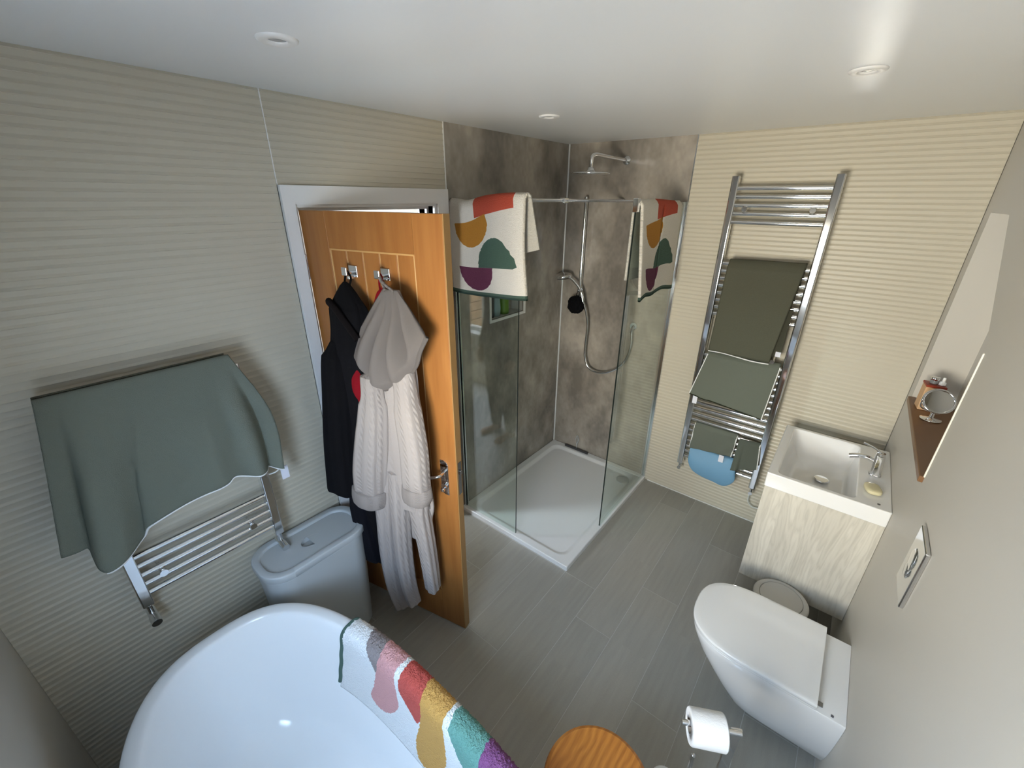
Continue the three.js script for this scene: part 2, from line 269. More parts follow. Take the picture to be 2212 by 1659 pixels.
{
  const pz = -DTH, y0 = 0.008, PX0 = 0.137, PX1 = 0.552, PT = 1.872, PB = 0.22;
  const oU = (g, k) => metreUV(g, 1.6, 0.55, k * 0.37, k * 0.23);
  part(door, 'stile', oU(box(0, PX0, y0, DL, pz, 0, 0.002), 1), oak); part(door, 'stile', oU(box(PX1, DW - 0.004, y0, DL, pz, 0, 0.002), 2), oak);
  part(door, 'rail', oU(box(PX0, PX1, PT, DL, pz, -0.0003), 3), oak); part(door, 'rail', oU(box(PX0, PX1, y0, PB, pz, -0.0003), 4), oak);
  for (let i = 0; i < 5; i++) { const a = mix(PX0, PX1, i / 5), b = mix(PX0, PX1, (i + 1) / 5); part(door, 'plank', oU(box(a + 0.002, b - 0.002, PB, PT - 0.004, pz + 0.012, -0.006, 0.003), 5 + i), oak); }
  part(door, 'bead', [box(PX0, PX1, PT - 0.007, PT, -0.012, -0.001, 0.002), box(PX0, PX0 + 0.006, PB, PT, -0.012, -0.001, 0.002), box(PX1 - 0.006, PX1, PB, PT, -0.012, -0.001, 0.002), ...[1, 2, 3, 4].map((i) => { const x = mix(PX0, PX1, i / 5); return box(x - 0.003, x + 0.003, PB, PT - 0.007, -0.012, -0.0075, 0.002); })], M(0.5, 0.29, 0.11, 0.4), 'pale moulding round the panel and between the boards');
  part(door, 'lipping', box(DW - 0.004, DW, y0, DL, pz + 0.001, -0.001), oakEdge, 'plain oak edge');
  const h = part(door, 'lever_plate', new THREE.ExtrudeGeometry(shapeOf([[0.602, 0.872], [0.61, 0.858], [0.622, 0.852], [0.64, 0.852], [0.641, 1.006], [0.634, 1.02], [0.62, 1.028], [0.602, 1.028]]), { depth: 0.004, bevelEnabled: true, bevelSize: 0.001, bevelThickness: 0.001, bevelSegments: 1 }), chrome, 'chrome latch plate');
  part(h, 'lever', [tube([[0.622, 0.975, 0.004], [0.622, 0.974, 0.045], [0.612, 0.972, 0.052], [0.575, 0.962, 0.056], [0.53, 0.985, 0.052], [0.513, 0.992, 0.05]], 0.0085, 40, 10), ball([0.513, 0.992, 0.05], 0.0085)], chrome);
  part(h, 'thumb_turn', [cyl([0.622, 0.9, 0.004], [0.622, 0.9, 0.016], 0.014), box(0.612, 0.63, 0.88, 0.9, 0.014, 0.03, 0.004)], chrome);
  part(h, 'screw', [[0.61, 1.015], [0.633, 1.006], [0.61, 0.87], [0.632, 0.862], [0.632, 0.93]].map(([x, y]) => cyl([x, y, 0.004], [x, y, 0.0065], 0.0035, 10)), chrome);
  part(door, 'latch_face', [box(DW - 0.001, DW + 0.0015, 0.86, 1.025, pz + 0.009, -0.009), box(DW, DW + 0.01, 0.965, 0.985, pz + 0.013, -0.013, 0.003)], steelDark);
  for (const y of [1.79, 1.0, 0.22]) part(door, 'hinge', [cyl([-0.006, y - 0.05, 0.003], [-0.006, y + 0.05, 0.003], 0.006, 12), box(-0.004, 0, y - 0.05, y + 0.05, -0.03, 0)], chromeSoft);
}
// anything that hangs on the door is placed in the door's own frame
function onDoor(t) { t.position.copy(door.position); t.rotation.y = DT; return t; }
for (const [u, label] of [[0.247, 'square chrome coat hook on the door holding the black robe'], [0.409, 'square chrome coat hook on the door holding the taupe robe']]) {
  const t = onDoor(thing('coat_hook', label, 'hook', [0, 0, 0], 0, 'coat hooks on the door'));
  part(t, 'plate', box(u - 0.021, u + 0.021, 1.769, 1.813, -0.0058, 0.001, 0.002), chrome);
  part(t, 'peg', [cyl([u, 1.787, 0], [u, 1.787, 0.042], 0.007, 14), box(u - 0.013, u + 0.013, 1.781, 1.812, 0.04, 0.047, 0.003), box(u - 0.008, u + 0.008, 1.764, 1.778, 0, 0.03, 0.003)], chrome);
}
// robes: rings in the door's frame
const ring = (u, y, o, a, b, fold, N = 56) => oval(u, y, o, a, b, 2.2, N, fold);
const foldy = (k, amp, ph) => (t) => 1 + amp * Math.cos(k * t + ph) + amp * 0.5 * Math.cos((2 * k + 1) * t + ph * 2.1);
function drape(list, k, amp, ph, sub = 6) {                 // list of [u, y, o, a, b, foldScale]; interpolated, rounded at both ends
  const c = new THREE.CatmullRomCurve3(list.map((p) => V(p[0], p[1], p[2]))), d = new THREE.CatmullRomCurve3(list.map((p) => V(p[3], p[4], p[5] ?? 1)));
  const R = [], n = (list.length - 1) * sub, first = c.getPoint(0), f0 = d.getPoint(0), last = c.getPoint(1), f1 = d.getPoint(1);
  for (const s of [0.3, 0.7, 0.92]) R.push(ring(first.x, first.y + (1 - s) * 0.02, first.z, f0.x * s, f0.y * s, foldy(k, amp * f0.z, ph)));
  for (let i = 0; i <= n; i++) { const p = c.getPoint(i / n), q = d.getPoint(i / n); R.push(ring(p.x, p.y, p.z, q.x, q.y, foldy(k, amp * q.z, ph + i / n * 0.8))); }
  for (const s of [0.92, 0.7, 0.3]) R.push(ring(last.x, last.y - (1 - s) * 0.02, last.z, f1.x * s, f1.y * s, foldy(k, amp * f1.z, ph + 0.8)));
  return loft(R);
}
const knit = tex(256, 256, (u, v) => { const c = (u * 3) % 1, s = Math.abs(c - 0.5), k = (v * 5) % 1, braid = s < 0.24 ? 0.5 + 0.5 * Math.sin((k + (c - 0.5) * 1.4) * 2 * Math.PI) : 0.35, n = hash(Math.floor(u * 256), Math.floor(v * 256)); const h = clamp(braid * 0.7 + n * 0.3); return [h, h, h]; }, false);
const fleece = M(0.36, 0.325, 0.31, 0.95, { bumpMap: rep(knit, 3, 5), bumpScale: 0.003, sheen: 0.3 });
const taupe = terry(0.36, 0.325, 0.31, 14), blackCloth = terry(0.008, 0.0078, 0.01, 10), navyCloth = terry(0.012, 0.012, 0.018, 10), collarBrown = terry(0.016, 0.012, 0.013, 10), redCloth = terry(0.42, 0.012, 0.025, 8);
{
  const t = onDoor(thing('dressing_gown', 'black dressing gown hanging on the hinge side of the door', 'robe'));
  part(t, 'body', drape([[0.248, 1.745, 0.05, 0.02, 0.02, 0.3], [0.255, 1.705, 0.056, 0.055, 0.03, 0.6], [0.262, 1.655, 0.065, 0.09, 0.04], [0.265, 1.57, 0.07, 0.092, 0.05], [0.262, 1.48, 0.075, 0.105, 0.055], [0.235, 1.2, 0.075, 0.12, 0.055], [0.23, 0.9, 0.075, 0.115, 0.055], [0.235, 0.6, 0.075, 0.1, 0.05], [0.245, 0.38, 0.075, 0.088, 0.045]], 6, 0.05, 1.1), blackCloth);
  part(t, 'sleeve', drape([[0.215, 1.53, 0.1, 0.03, 0.025, 0.4], [0.2, 1.47, 0.11, 0.06, 0.04], [0.185, 1.3, 0.12, 0.07, 0.045], [0.155, 1.05, 0.13, 0.078, 0.048], [0.135, 0.8, 0.135, 0.09, 0.048]], 5, 0.06, 0.4), blackCloth);
  part(t, 'skirt_front', drape([[0.19, 0.95, 0.1, 0.03, 0.025, 0.3], [0.195, 0.7, 0.11, 0.055, 0.035], [0.215, 0.5, 0.115, 0.06, 0.035], [0.225, 0.4, 0.115, 0.058, 0.032]], 4, 0.06, 2.0), navyCloth, 'dark navy lower hem');
  part(t, 'collar', tube([[0.178, 1.683, 0.078], [0.205, 1.684, 0.1], [0.25, 1.662, 0.113], [0.3, 1.615, 0.12], [0.345, 1.56, 0.118]], 0.013, 30, 10), collarBrown, 'brown-black rolled collar');
  part(t, 'hanging_loop', [tube([[0.236, 1.735, 0.045], [0.232, 1.77, 0.03], [0.245, 1.797, 0.03], [0.262, 1.77, 0.03], [0.258, 1.735, 0.045]], 0.004, 30, 6)], blackCloth);
}
{
  const t = onDoor(thing('dressing_gown', 'red robe mostly hidden under the taupe robe on the door', 'robe'));
  part(t, 'body', drape([[0.41, 1.73, 0.03, 0.02, 0.015, 0.3], [0.4, 1.62, 0.036, 0.08, 0.026], [0.372, 1.5, 0.042, 0.12, 0.03], [0.36, 1.38, 0.05, 0.118, 0.033], [0.375, 1.2, 0.045, 0.1, 0.03], [0.39, 0.95, 0.04, 0.09, 0.028]], 6, 0.04, 0.9), redCloth);
  part(t, 'sleeve', drape([[0.315, 1.49, 0.085, 0.03, 0.02, 0.3], [0.31, 1.4, 0.1, 0.045, 0.028], [0.325, 1.3, 0.1, 0.045, 0.028], [0.335, 1.2, 0.09, 0.04, 0.024]], 4, 0.05, 0.2), redCloth);
  part(t, 'hanging_loop', tube([[0.405, 1.74, 0.032], [0.402, 1.77, 0.028], [0.41, 1.796, 0.026], [0.418, 1.77, 0.028], [0.416, 1.74, 0.032]], 0.004, 30, 6), redCloth);
}
{
  const t = onDoor(thing('dressing_gown', 'taupe fleece robe with a hood hanging on the door', 'robe'));
  const topE = (s) => [mix(0.462, 0.528, s), mix(1.755, 1.757, s)];
  const bot = [[0.255, 1.487], [0.275, 1.458], [0.342, 1.437], [0.37, 1.395], [0.395, 1.372], [0.449, 1.368], [0.5, 1.388], [0.545, 1.42], [0.598, 1.502], [0.647, 1.603]], bc = new THREE.CatmullRomCurve3(bot.map((p) => V(p[0], p[1], 0)), false, 'centripetal');
  const hoodF = (s, v) => { const a = topE(s), b = bc.getPointAt(s), e = Math.pow(v, 0.93); const lift = Math.sin(Math.PI * s) ** 0.7; return [mix(a[0], b.x, e), mix(a[1], b.y, e) , 0.075 + 0.075 * lift * sm(0, 0.8, v) + sm(0.02, 0.55, v) * (1 - 0.6 * sm(0.7, 1, v)) * (0.03 * gauss(s, 0.42, 0.055) - 0.034 * gauss(s, 0.31, 0.045) + 0.026 * gauss(s, 0.2, 0.06) - 0.028 * gauss(s, 0.53, 0.04) + 0.026 * gauss(s, 0.64, 0.06) - 0.03 * gauss(s, 0.77, 0.06) + 0.014 * gauss(s, 0.9, 0.05)) - 0.05 * sm(0.86, 1, v) * lift + 0.012 * v * (1 - lift)]; };
  const hood = part(t, 'hood', sheet(hoodF, 70, 50, 0.014), taupe);
  part(hood, 'rolled_edge', tube(Array.from({ length: 26 }, (_, i) => hoodF(i / 25, 0.985)), 0.011, 80, 8), taupe);
  part(t, 'body', drape([[0.47, 1.68, 0.06, 0.03, 0.02, 0.3], [0.46, 1.5, 0.075, 0.1, 0.035, 0.5], [0.458, 1.3, 0.082, 0.115, 0.04], [0.456, 1.05, 0.085, 0.12, 0.042], [0.455, 0.8, 0.08, 0.112, 0.042]], 5, 0.09, 0.5), fleece);
  part(t, 'skirt_fold', drape([[0.36, 0.98, 0.1, 0.04, 0.035, 0.4], [0.355, 0.75, 0.105, 0.048, 0.04], [0.34, 0.5, 0.105, 0.046, 0.042], [0.343, 0.28, 0.105, 0.04, 0.042], [0.37, 0.13, 0.105, 0.034, 0.036]], 3, 0.13, 0.2), fleece);
  part(t, 'skirt_fold', drape([[0.44, 0.98, 0.095, 0.045, 0.035, 0.4], [0.435, 0.75, 0.105, 0.04, 0.036], [0.432, 0.5, 0.112, 0.036, 0.036], [0.44, 0.3, 0.112, 0.033, 0.034], [0.455, 0.2, 0.108, 0.03, 0.032]], 3, 0.13, 1.4), fleece);
  part(t, 'skirt_fold', drape([[0.52, 0.98, 0.085, 0.045, 0.03, 0.4], [0.53, 0.8, 0.085, 0.05, 0.032], [0.556, 0.6, 0.09, 0.04, 0.034], [0.568, 0.45, 0.092, 0.036, 0.034], [0.573, 0.34, 0.092, 0.034, 0.032]], 3, 0.13, 2.6), fleece);
  part(t, 'skirt_back', drape([[0.46, 0.95, 0.06, 0.12, 0.03, 0.5], [0.455, 0.75, 0.06, 0.115, 0.028], [0.45, 0.6, 0.06, 0.1, 0.022]], 6, 0.06, 0.4), fleece);
  const s1 = part(t, 'sleeve', drape([[0.395, 1.42, 0.12, 0.05, 0.035, 0.4], [0.39, 1.3, 0.13, 0.06, 0.045], [0.355, 1.12, 0.135, 0.074, 0.05], [0.32, 0.96, 0.135, 0.08, 0.052], [0.303, 0.86, 0.132, 0.078, 0.05]], 5, 0.07, 0.7), fleece);
  part(s1, 'cuff', drape([[0.302, 0.865, 0.132, 0.088, 0.058, 0.5], [0.297, 0.82, 0.132, 0.09, 0.06, 0.6], [0.294, 0.785, 0.132, 0.085, 0.056, 0.8]], 4, 0.03, 0.7), fleece);
  const s2 = part(t, 'sleeve', drape([[0.535, 1.46, 0.1, 0.045, 0.03, 0.4], [0.548, 1.3, 0.112, 0.056, 0.04], [0.557, 1.12, 0.112, 0.06, 0.042], [0.552, 0.97, 0.112, 0.062, 0.042], [0.552, 0.92, 0.11, 0.06, 0.04]], 4, 0.05, 1.9), fleece);
  part(s2, 'cuff', drape([[0.552, 0.945, 0.11, 0.066, 0.046, 0.5], [0.55, 0.9, 0.11, 0.07, 0.048, 0.6], [0.547, 0.865, 0.11, 0.062, 0.044, 0.8]], 4, 0.03, 1.2), fleece);
  part(t, 'hanging_loop', tube([[0.475, 1.75, 0.082], [0.435, 1.775, 0.05], [0.409, 1.797, 0.036], [0.43, 1.78, 0.05], [0.515, 1.75, 0.082]], 0.0055, 40, 6), fleece);
}

// ---------------------------------------------------------------- towel radiators
function bars(t, from, to, ys, r, along) { for (const y of ys) part(t, 'bar', along === 'x' ? cyl([from, y, 0], [to, y, 0], r, 14) : cyl([0, y, from], [0, y, to], r, 14), chrome); }
const steps = (a, b, d) => { const o = []; for (let y = a; y > b - 1e-6; y -= d) o.push(y); return o; };
{ // right: on the back wall
  const t = thing('towel_radiator', 'tall chrome ladder towel radiator on the back wall beside the shower', 'radiator', [1.37, 0.29, 0.088]);
  for (const s of [-1, 1]) { const p = part(t, 'upright', [loft([0, 1].map((k) => rrect(s * 0.235, k ? 1.885 : 0.03, 0, 0.02, 0.016, 0.009, 6))), ball([s * 0.235, 0.03, 0], 0.012)], chrome);
    part(p, 'valve', [cyl([s * 0.235, 0.03, 0], [s * 0.235, -0.02, 0], 0.008, 12), cyl([s * 0.235, -0.012, -0.03], [s * 0.235, -0.012, 0.014], 0.012, 14)], chromeSoft); }
  bars(t, -0.222, 0.222, [...[2.114, 2.071, 2.028, 1.985, 1.941], ...steps(1.716, 1.41, 0.0425), ...steps(1.15, 0.36, 0.0425)].map((y) => y - 0.29), 0.0105, 'x');
  for (const [x, y] of [[-0.16, 1.72], [0.157, 1.72], [-0.16, 0.9], [0.157, 0.9]]) part(t, 'wall_bracket', [cyl([x, y, -0.083], [x, y, 0.006], 0.008, 12), cyl([x, y, 0.004], [x, y, 0.02], 0.014, 16)], chrome);
}
{ // left: beside the bath
  const t = thing('towel_radiator', 'small chrome ladder towel radiator on the ribbed wall beside the bath', 'radiator', [0.085, 0.68, 2.606]);
  for (const s of [-1, 1]) { const p = part(t, 'upright', [box(-0.022, 0.02, 0.02, 0.818, s * 0.232 - 0.017, s * 0.232 + 0.017, 0.005)], chrome);
    part(p, 'valve', [cyl([0, 0.022, s * 0.232], [0, -0.03, s * 0.232], 0.01, 14), cyl([-0.03, -0.028, s * 0.232], [0.012, -0.034, s * 0.232], 0.014, 16), cyl([0.012, -0.036, s * 0.232], [0.045, -0.042, s * 0.232], 0.016, 18)], chromeSoft); }
  bars(t, -0.218, 0.218, [0.91, 0.869, 0.828, 0.788, 0.746, ...steps(1.515, 1.3, 0.041), ...steps(1.22, 1.03, 0.041)].map((y) => y - 0.68), 0.0105, 'z');
  for (const z of [-0.145, 0.16]) part(t, 'wall_bracket', [cyl([-0.08, 0.126, z], [0.01, 0.126, z], 0.008, 12), cyl([0.008, 0.126, z], [0.022, 0.126, z], 0.013, 16)], chrome);
}
// big sage towel thrown over the left radiator
{
  const t = thing('bath_towel', 'large sage green bath towel draped over the small radiator beside the bath', 'towel');
  const B = new THREE.CatmullRomCurve3([[2.962, 1.062], [2.93, 1.052], [2.905, 1.045], [2.9, 0.965], [2.888, 0.95], [2.83, 0.965], [2.772, 0.985], [2.757, 1.02], [2.735, 1.033], [2.646, 1.05], [2.56, 1.06], [2.505, 1.066], [2.48, 1.078], [2.44, 1.062], [2.404, 1.052], [2.36, 1.05], [2.315, 1.03]].map((p) => V(p[0], p[1], 0)), false, 'centripetal');
  const front = (s, v) => {
    const b = B.getPointAt(s), e = Math.max(0, (v - 0.06) / 0.94), topz = mix(2.872, 2.388, sm(0, 1, s) * 0.15 + s * 0.85);
    const flare = -0.05 * sm(0.86, 1, s) * Math.sin(Math.PI * Math.min(1, e * 0.95)) ** 1.2;
    const z = mix(topz, b.x, Math.pow(e, 1.05)) + flare, y = v < 0.06 ? mix(1.532, 1.543, v / 0.06) : mix(1.543, b.y, e);
    const fold = 0.028 * gauss(s, 0.2, 0.07) * sm(0.1, 0.8, e) - 0.028 * gauss(s, 0.115, 0.03) * sm(0.1, 0.7, e) - 0.03 * gauss(s, 0.36, 0.05) * sm(0.25, 1, e) + 0.02 * gauss(s, 0.27, 0.05) * e + 0.014 * gauss(s, 0.72, 0.06) * sm(0.2, 0.9, e)
      + 0.03 * gauss(s, 0.89, 0.04) * sm(0, 0.7, e) - 0.028 * gauss(s, 0.945, 0.018) * sm(0.08, 0.5, e) + 0.02 * gauss(s, 1, 0.03) * e + 0.02 * gauss(s, 0, 0.06) * e;
    return [0.085 + 0.034 * Math.sin(Math.min(1, v / 0.06) * Math.PI / 2) + 0.006 + fold + 0.01 * (fbm(s * 9, v * 6, 3) - 0.5) * sm(0, 0.3, v), y, z];
  };
  part(t, 'cloth', sheet(front, 120, 60, 0.009), sage);
  part(t, 'back_flap', sheet((s, v) => [0.085 - 0.03 * Math.sin(Math.min(1, v / 0.08) * Math.PI / 2), mix(1.538, 1.13, Math.max(0, (v - 0.03) / 0.97)), mix(2.87, 2.39, s) - 0.05 * v * (s - 0.5)], 30, 20, 0.008), sage);
  part(t, 'hem', tube(Array.from({ length: 70 }, (_, i) => { const p = front(0.2 + 0.8 * i / 69, 1); return [p[0] + 0.002, p[1] - 0.003, p[2]]; }), 0.0038, 140, 6), hemWhite, 'white stitched hem');
  part(t, 'hem_return', [tube([front(0.93, 1), [0.1, 1.012, 2.385], [0.09, 1.0, 2.36], [0.1, 1.002, 2.33], [0.1, 1.01, 2.31]], 0.003, 30, 6)], hemWhite, 'white hem of the inner layer');
  part(t, 'care_label', box(0.118, 0.1205, 0.965, 1.025, 2.286, 2.316), tagWhite, 'small white care label');
}
// cloths on the right radiator: f gives x, y, z in room coordinates
function hung(t, name, m, top, bottom, z, folds = () => 0, th = 0.008, back = 0.3) {   // over a bar: front flap, fold, back flap
  const f = (s, v) => { const e = clamp((v - 0.12) / 0.88), a = Math.PI * clamp(v / 0.12), tp = top(s), b = bottom(s); const zz = v < 0.12 ? z + 0.018 * -Math.cos(a) : z + 0.018; return [mix(tp[0], b[0], e), v < 0.12 ? tp[1] + 0.012 * Math.sin(a) : mix(tp[1], b[1], e), zz + (v < 0.12 ? 0 : folds(s, e))]; };
  const o = part(t, name, sheet(f, 44, 34, th), m);
  part(t, 'back_flap', sheet((s, v) => { const tp = top(s), b = bottom(s); return [mix(tp[0], b[0], v * back), mix(tp[1], b[1], v * back), z - 0.018]; }, 12, 8, th * 0.8), m);
  return f;
}
const two = (a, b) => (s) => [mix(a[0], b[0], s), mix(a[1], b[1], s)];
const RZ = 0.09;
{
  const t = thing('hand_towel', 'folded dark olive towel on the upper bars of the tall radiator', 'towel', [0, 0, 0], 0, 'olive towels on the tall radiator');
  const f = hung(t, 'cloth', sageDark, two([1.192, 1.722], [1.567, 1.73]), two([1.182, 1.197], [1.517, 1.187]), RZ, (s, e) => 0.02 + 0.006 * Math.sin(s * 5) * e, 0.022, 0.9);
  part(t, 'hem', tube(Array.from({ length: 20 }, (_, i) => { const s = i / 19, p = f(s, 1); return [p[0], p[1] - 0.004 + 0.006 * Math.sin(s * 6), p[2] + 0.008]; }), 0.004, 50, 6), hemWhite, 'white hem');
  part(t, 'inner_layer', box(1.49, 1.562, 1.225, 1.5, RZ + 0.012, RZ + 0.02, 0.003), sageDark); part(t, 'care_label', box(1.535, 1.562, 1.228, 1.258, RZ + 0.0205, RZ + 0.022), tagWhite, 'small white care label');
}
{
  const t = thing('hand_towel', 'sage green towel with white side hems on the middle bars of the tall radiator', 'towel', [0, 0, 0], 0, 'olive towels on the tall radiator');
  const f = hung(t, 'cloth', sage, two([1.18, 1.165], [1.578, 1.172]), two([1.128, 0.895], [1.558, 0.838]), RZ, (s, e) => 0.008 + 0.05 * e * (1 - 0.4 * s) + 0.012 * gauss(s, 0.2, 0.08) * e, 0.01, 0.8);
  for (const s of [0, 1]) part(t, 'hem', tube(Array.from({ length: 16 }, (_, i) => { const p = f(s, 0.12 + 0.88 * i / 15); return [p[0], p[1], p[2] + 0.003]; }), 0.0035, 40, 6), hemWhite, 'white side hem');
  part(t, 'hem_edge', tube(Array.from({ length: 16 }, (_, i) => { const p = f(i / 15, 1); return [p[0], p[1], p[2]]; }), 0.006, 40, 6), terry(0.045, 0.05, 0.025));
  part(t, 'care_label', box(1.15, 1.178, 0.825, 0.885, RZ + 0.06, RZ + 0.0615), tagWhite, 'small white care label');
}
{
  const t = thing('face_cloth', 'wide sage face cloth with white edges on the lower bars of the tall radiator', 'cloth', [0, 0, 0], 0, 'small cloths on the tall radiator');
  const f = hung(t, 'cloth', terry(0.25, 0.27, 0.225, 6), two([1.19, 0.655], [1.452, 0.652]), two([1.186, 0.482], [1.446, 0.512]), RZ, (s, e) => 0.004 + 0.014 * e + 0.004 * Math.sin(s * 19) * Math.sin(e * 9), 0.008, 0.5);
  for (const s of [0, 1]) part(t, 'hem', tube(Array.from({ length: 12 }, (_, i) => f(s, 0.08 + 0.92 * i / 11)), 0.0045, 30, 6), hemWhite, 'white side hem');
  part(t, 'care_label', box(1.378, 1.408, 0.448, 0.5, RZ + 0.035, RZ + 0.0365), tagWhite, 'small white care label');
}
{
  const t = thing('face_cloth', 'narrow sage face cloth with one white edge on the lower bars of the tall radiator', 'cloth', [0, 0, 0], 0, 'small cloths on the tall radiator');
  const f = hung(t, 'cloth', terry(0.21, 0.23, 0.19, 6), two([1.468, 0.632], [1.588, 0.636]), two([1.464, 0.422], [1.607, 0.487]), RZ, (s, e) => 0.01 + 0.02 * e - 0.01 * gauss(s, 0.3, 0.08) * e + 0.008 * gauss(s, 0.15, 0.1) * e, 0.008, 0.6);
  part(t, 'hem', tube(Array.from({ length: 12 }, (_, i) => f(1, 0.08 + 0.92 * i / 11)), 0.0045, 30, 6), hemWhite, 'white side hem');
}
{
  const rim = new THREE.CatmullRomCurve3([[1.19, 0.43], [1.195, 0.375], [1.235, 0.315], [1.31, 0.285], [1.38, 0.277], [1.43, 0.272], [1.465, 0.29], [1.5, 0.345], [1.49, 0.42]].map((p) => V(p[0], p[1], 0)), false, 'centripetal');
  const f = (s, v) => { const b = rim.getPointAt(s), a = Math.PI * clamp(v / 0.12), e = clamp((v - 0.12) / 0.88); return [mix(mix(1.19, 1.482, s), b.x, e), v < 0.12 ? 0.476 + 0.012 * Math.sin(a) : mix(0.476, b.y, e), v < 0.12 ? RZ - 0.018 * Math.cos(a) : RZ + 0.018 + 0.03 * Math.sin(Math.PI * e * 0.8) * (0.5 + 0.5 * Math.sin(Math.PI * s)) + 0.008 * Math.sin(s * 9) * e]; };
  single('blue_cloth', 'pale blue smooth cloth hanging under the face cloths on the tall radiator', 'cloth', sheet(f, 40, 30, 0.003), M(0.16, 0.33, 0.5, 0.6));
}
single('cable', 'thin white cable looping from the tall radiator to the vanity unit', 'cable', tube([[1.605, 0.27, 0.088], [1.6, 0.23, 0.06], [1.606, 0.17, 0.04], [1.64, 0.14, 0.035], [1.7, 0.16, 0.03], [1.76, 0.2, 0.02]], 0.004, 40, 8), M(0.7, 0.74, 0.72, 0.5));

// ---------------------------------------------------------------- shower
const TX = 0.882, TZ = 1.186, TH = 0.034;
{
  const t = thing('shower_tray', 'white low shower tray in the corner', 'shower tray', [TX / 2, 0, TZ / 2]);
  const hx = TX / 2 - 0.002, hz = TZ / 2 - 0.002, ix = hx - 0.05, iz = hz - 0.05;
  part(t, 'body', loft([rrect(0, 0.0005, 0, hx - 0.0008, hz - 0.0008, 0.006), rrect(0, 0.0013, 0, hx, hz, 0.006), rrect(0, 0.003, 0, hx, hz, 0.006), rrect(0, TH - 0.006, 0, hx, hz, 0.006), rrect(0, TH - 0.003, 0, hx, hz, 0.006), rrect(0, TH, 0, hx - 0.003, hz - 0.003, 0.006), rrect(0, TH + 0.0001, 0, hx - 0.006, hz - 0.006, 0.006), rrect(0, TH + 0.0001, 0, ix + 0.003, iz + 0.003, 0.072), rrect(0, TH, 0, ix, iz, 0.07), rrect(0, TH - 0.004, 0, ix - 0.01, iz - 0.01, 0.065), rrect(0, TH - 0.015, 0, ix - 0.024, iz - 0.024, 0.06), rrect(0, TH - 0.018, 0, ix - 0.034, iz - 0.034, 0.055), rrect(0, TH - 0.022, 0, 0.1, 0.1, 0.02)]), trayWhite);
  part(t, 'drain_cover', lathe([[0, 0.008], [0.045, 0.008], [0.052, 0.005], [0.054, 0]], [0.752 - TX / 2, TH - 0.02, 0.15 - TZ / 2], 36), M(0.5, 0.5, 0.49, 0.3));
}
const GY1 = 2.043;
{
  const t = thing('glass_screen', 'clear glass shower screen beside the door, carrying a patterned mat', 'shower screen', [0, TH, 1.155], 0, 'glass shower screens');
  part(t, 'pane', box(0.02, 0.466, 0.001, GY1 - TH, -0.004, 0.004), glass);
  part(t, 'pane_edge', box(0.4662, 0.4672, 0.001, GY1 - TH, -0.004, 0.004), glassEdge); part(t, 'wall_channel', [box(0.0035, 0.024, 0, GY1 - TH, 0.0045, 0.014), box(0.0035, 0.024, 0, GY1 - TH, -0.014, -0.0045), box(0.0035, 0.019, 0, GY1 - TH, -0.0045, 0.0045)], chromeSoft); part(t, 'gap_shade_strip', box(0.0242, 0.028, 0, GY1 - TH, 0.0042, 0.0052), black);  // last part: black strip painted in for the shaded gap beside the channel
}
{
  const t = thing('glass_screen', 'clear glass shower screen beside the tall radiator, carrying a patterned mat', 'shower screen', [0.862, TH, 0], 0, 'glass shower screens');
  part(t, 'pane', box(-0.004, 0.004, 0.001, GY1 - TH, 0.02, 0.745), glass);
  part(t, 'pane_edge', box(-0.004, 0.004, 0.001, GY1 - TH, 0.7452, 0.7462), glassEdge); part(t, 'wall_channel', [box(0.0045, 0.014, 0, GY1 - TH, 0.0035, 0.024), box(-0.014, -0.0045, 0, GY1 - TH, 0.0035, 0.024), box(-0.0045, 0.0045, 0, GY1 - TH, 0.0035, 0.019)], chromeSoft);
}
{
  const t = thing('brace_bar', 'chrome brace bar crossing the shower between the door-side screen and the back wall', 'bar', [0.45, GY1 + 0.004, 0], 0, 'shower brace bars');
  part(t, 'rod', box(-0.007, 0.007, -0.009, 0.009, 0.003, 1.165, 0.003), chromeSoft); part(t, 'clamp', box(-0.012, 0.012, -0.045, 0.014, 1.14, 1.17, 0.003), chrome); part(t, 'joint', box(-0.016, 0.016, -0.014, 0.0135, 0.725, 0.765, 0.003), chrome);
}
{
  const t = thing('brace_bar', 'chrome brace bar crossing the shower from the radiator-side screen to the doorway wall', 'bar', [0, GY1 + 0.004, 0.742], 0, 'shower brace bars');
  part(t, 'rod', [box(0.003, 0.433, -0.007, 0.007, -0.005, 0.005, 0.002), box(0.467, 0.85, -0.005, 0.005, -0.004, 0.004, 0.002)], chromeSoft); part(t, 'clamp', box(0.848, 0.876, -0.05, 0.014, -0.013, 0.013, 0.003), chrome);
}
{
  const t = thing('rain_shower', 'round chrome rain shower head on a wall arm', 'shower head', [0.44, 2.285, 0.001]);
  part(t, 'flange', lathe([[0, 0.022], [0.012, 0.02], [0.026, 0.008], [0.028, 0]]).rotateX(Math.PI / 2), chrome);
  part(t, 'arm', tube([[0, 0, 0.005], [0, 0.003, 0.3], [0, 0.003, 0.425], [0, -0.008, 0.452], [0, -0.03, 0.46], [0, -0.09, 0.46]], 0.011, 60, 10), chrome);
  part(t, 'head', lathe([[0, -0.1], [0.1, -0.1], [0.112, -0.096], [0.112, -0.09], [0.104, -0.086], [0.03, -0.083], [0.018, -0.07], [0.014, -0.06], [0, -0.06]], [0, -0.004, 0.46]), chrome);
}
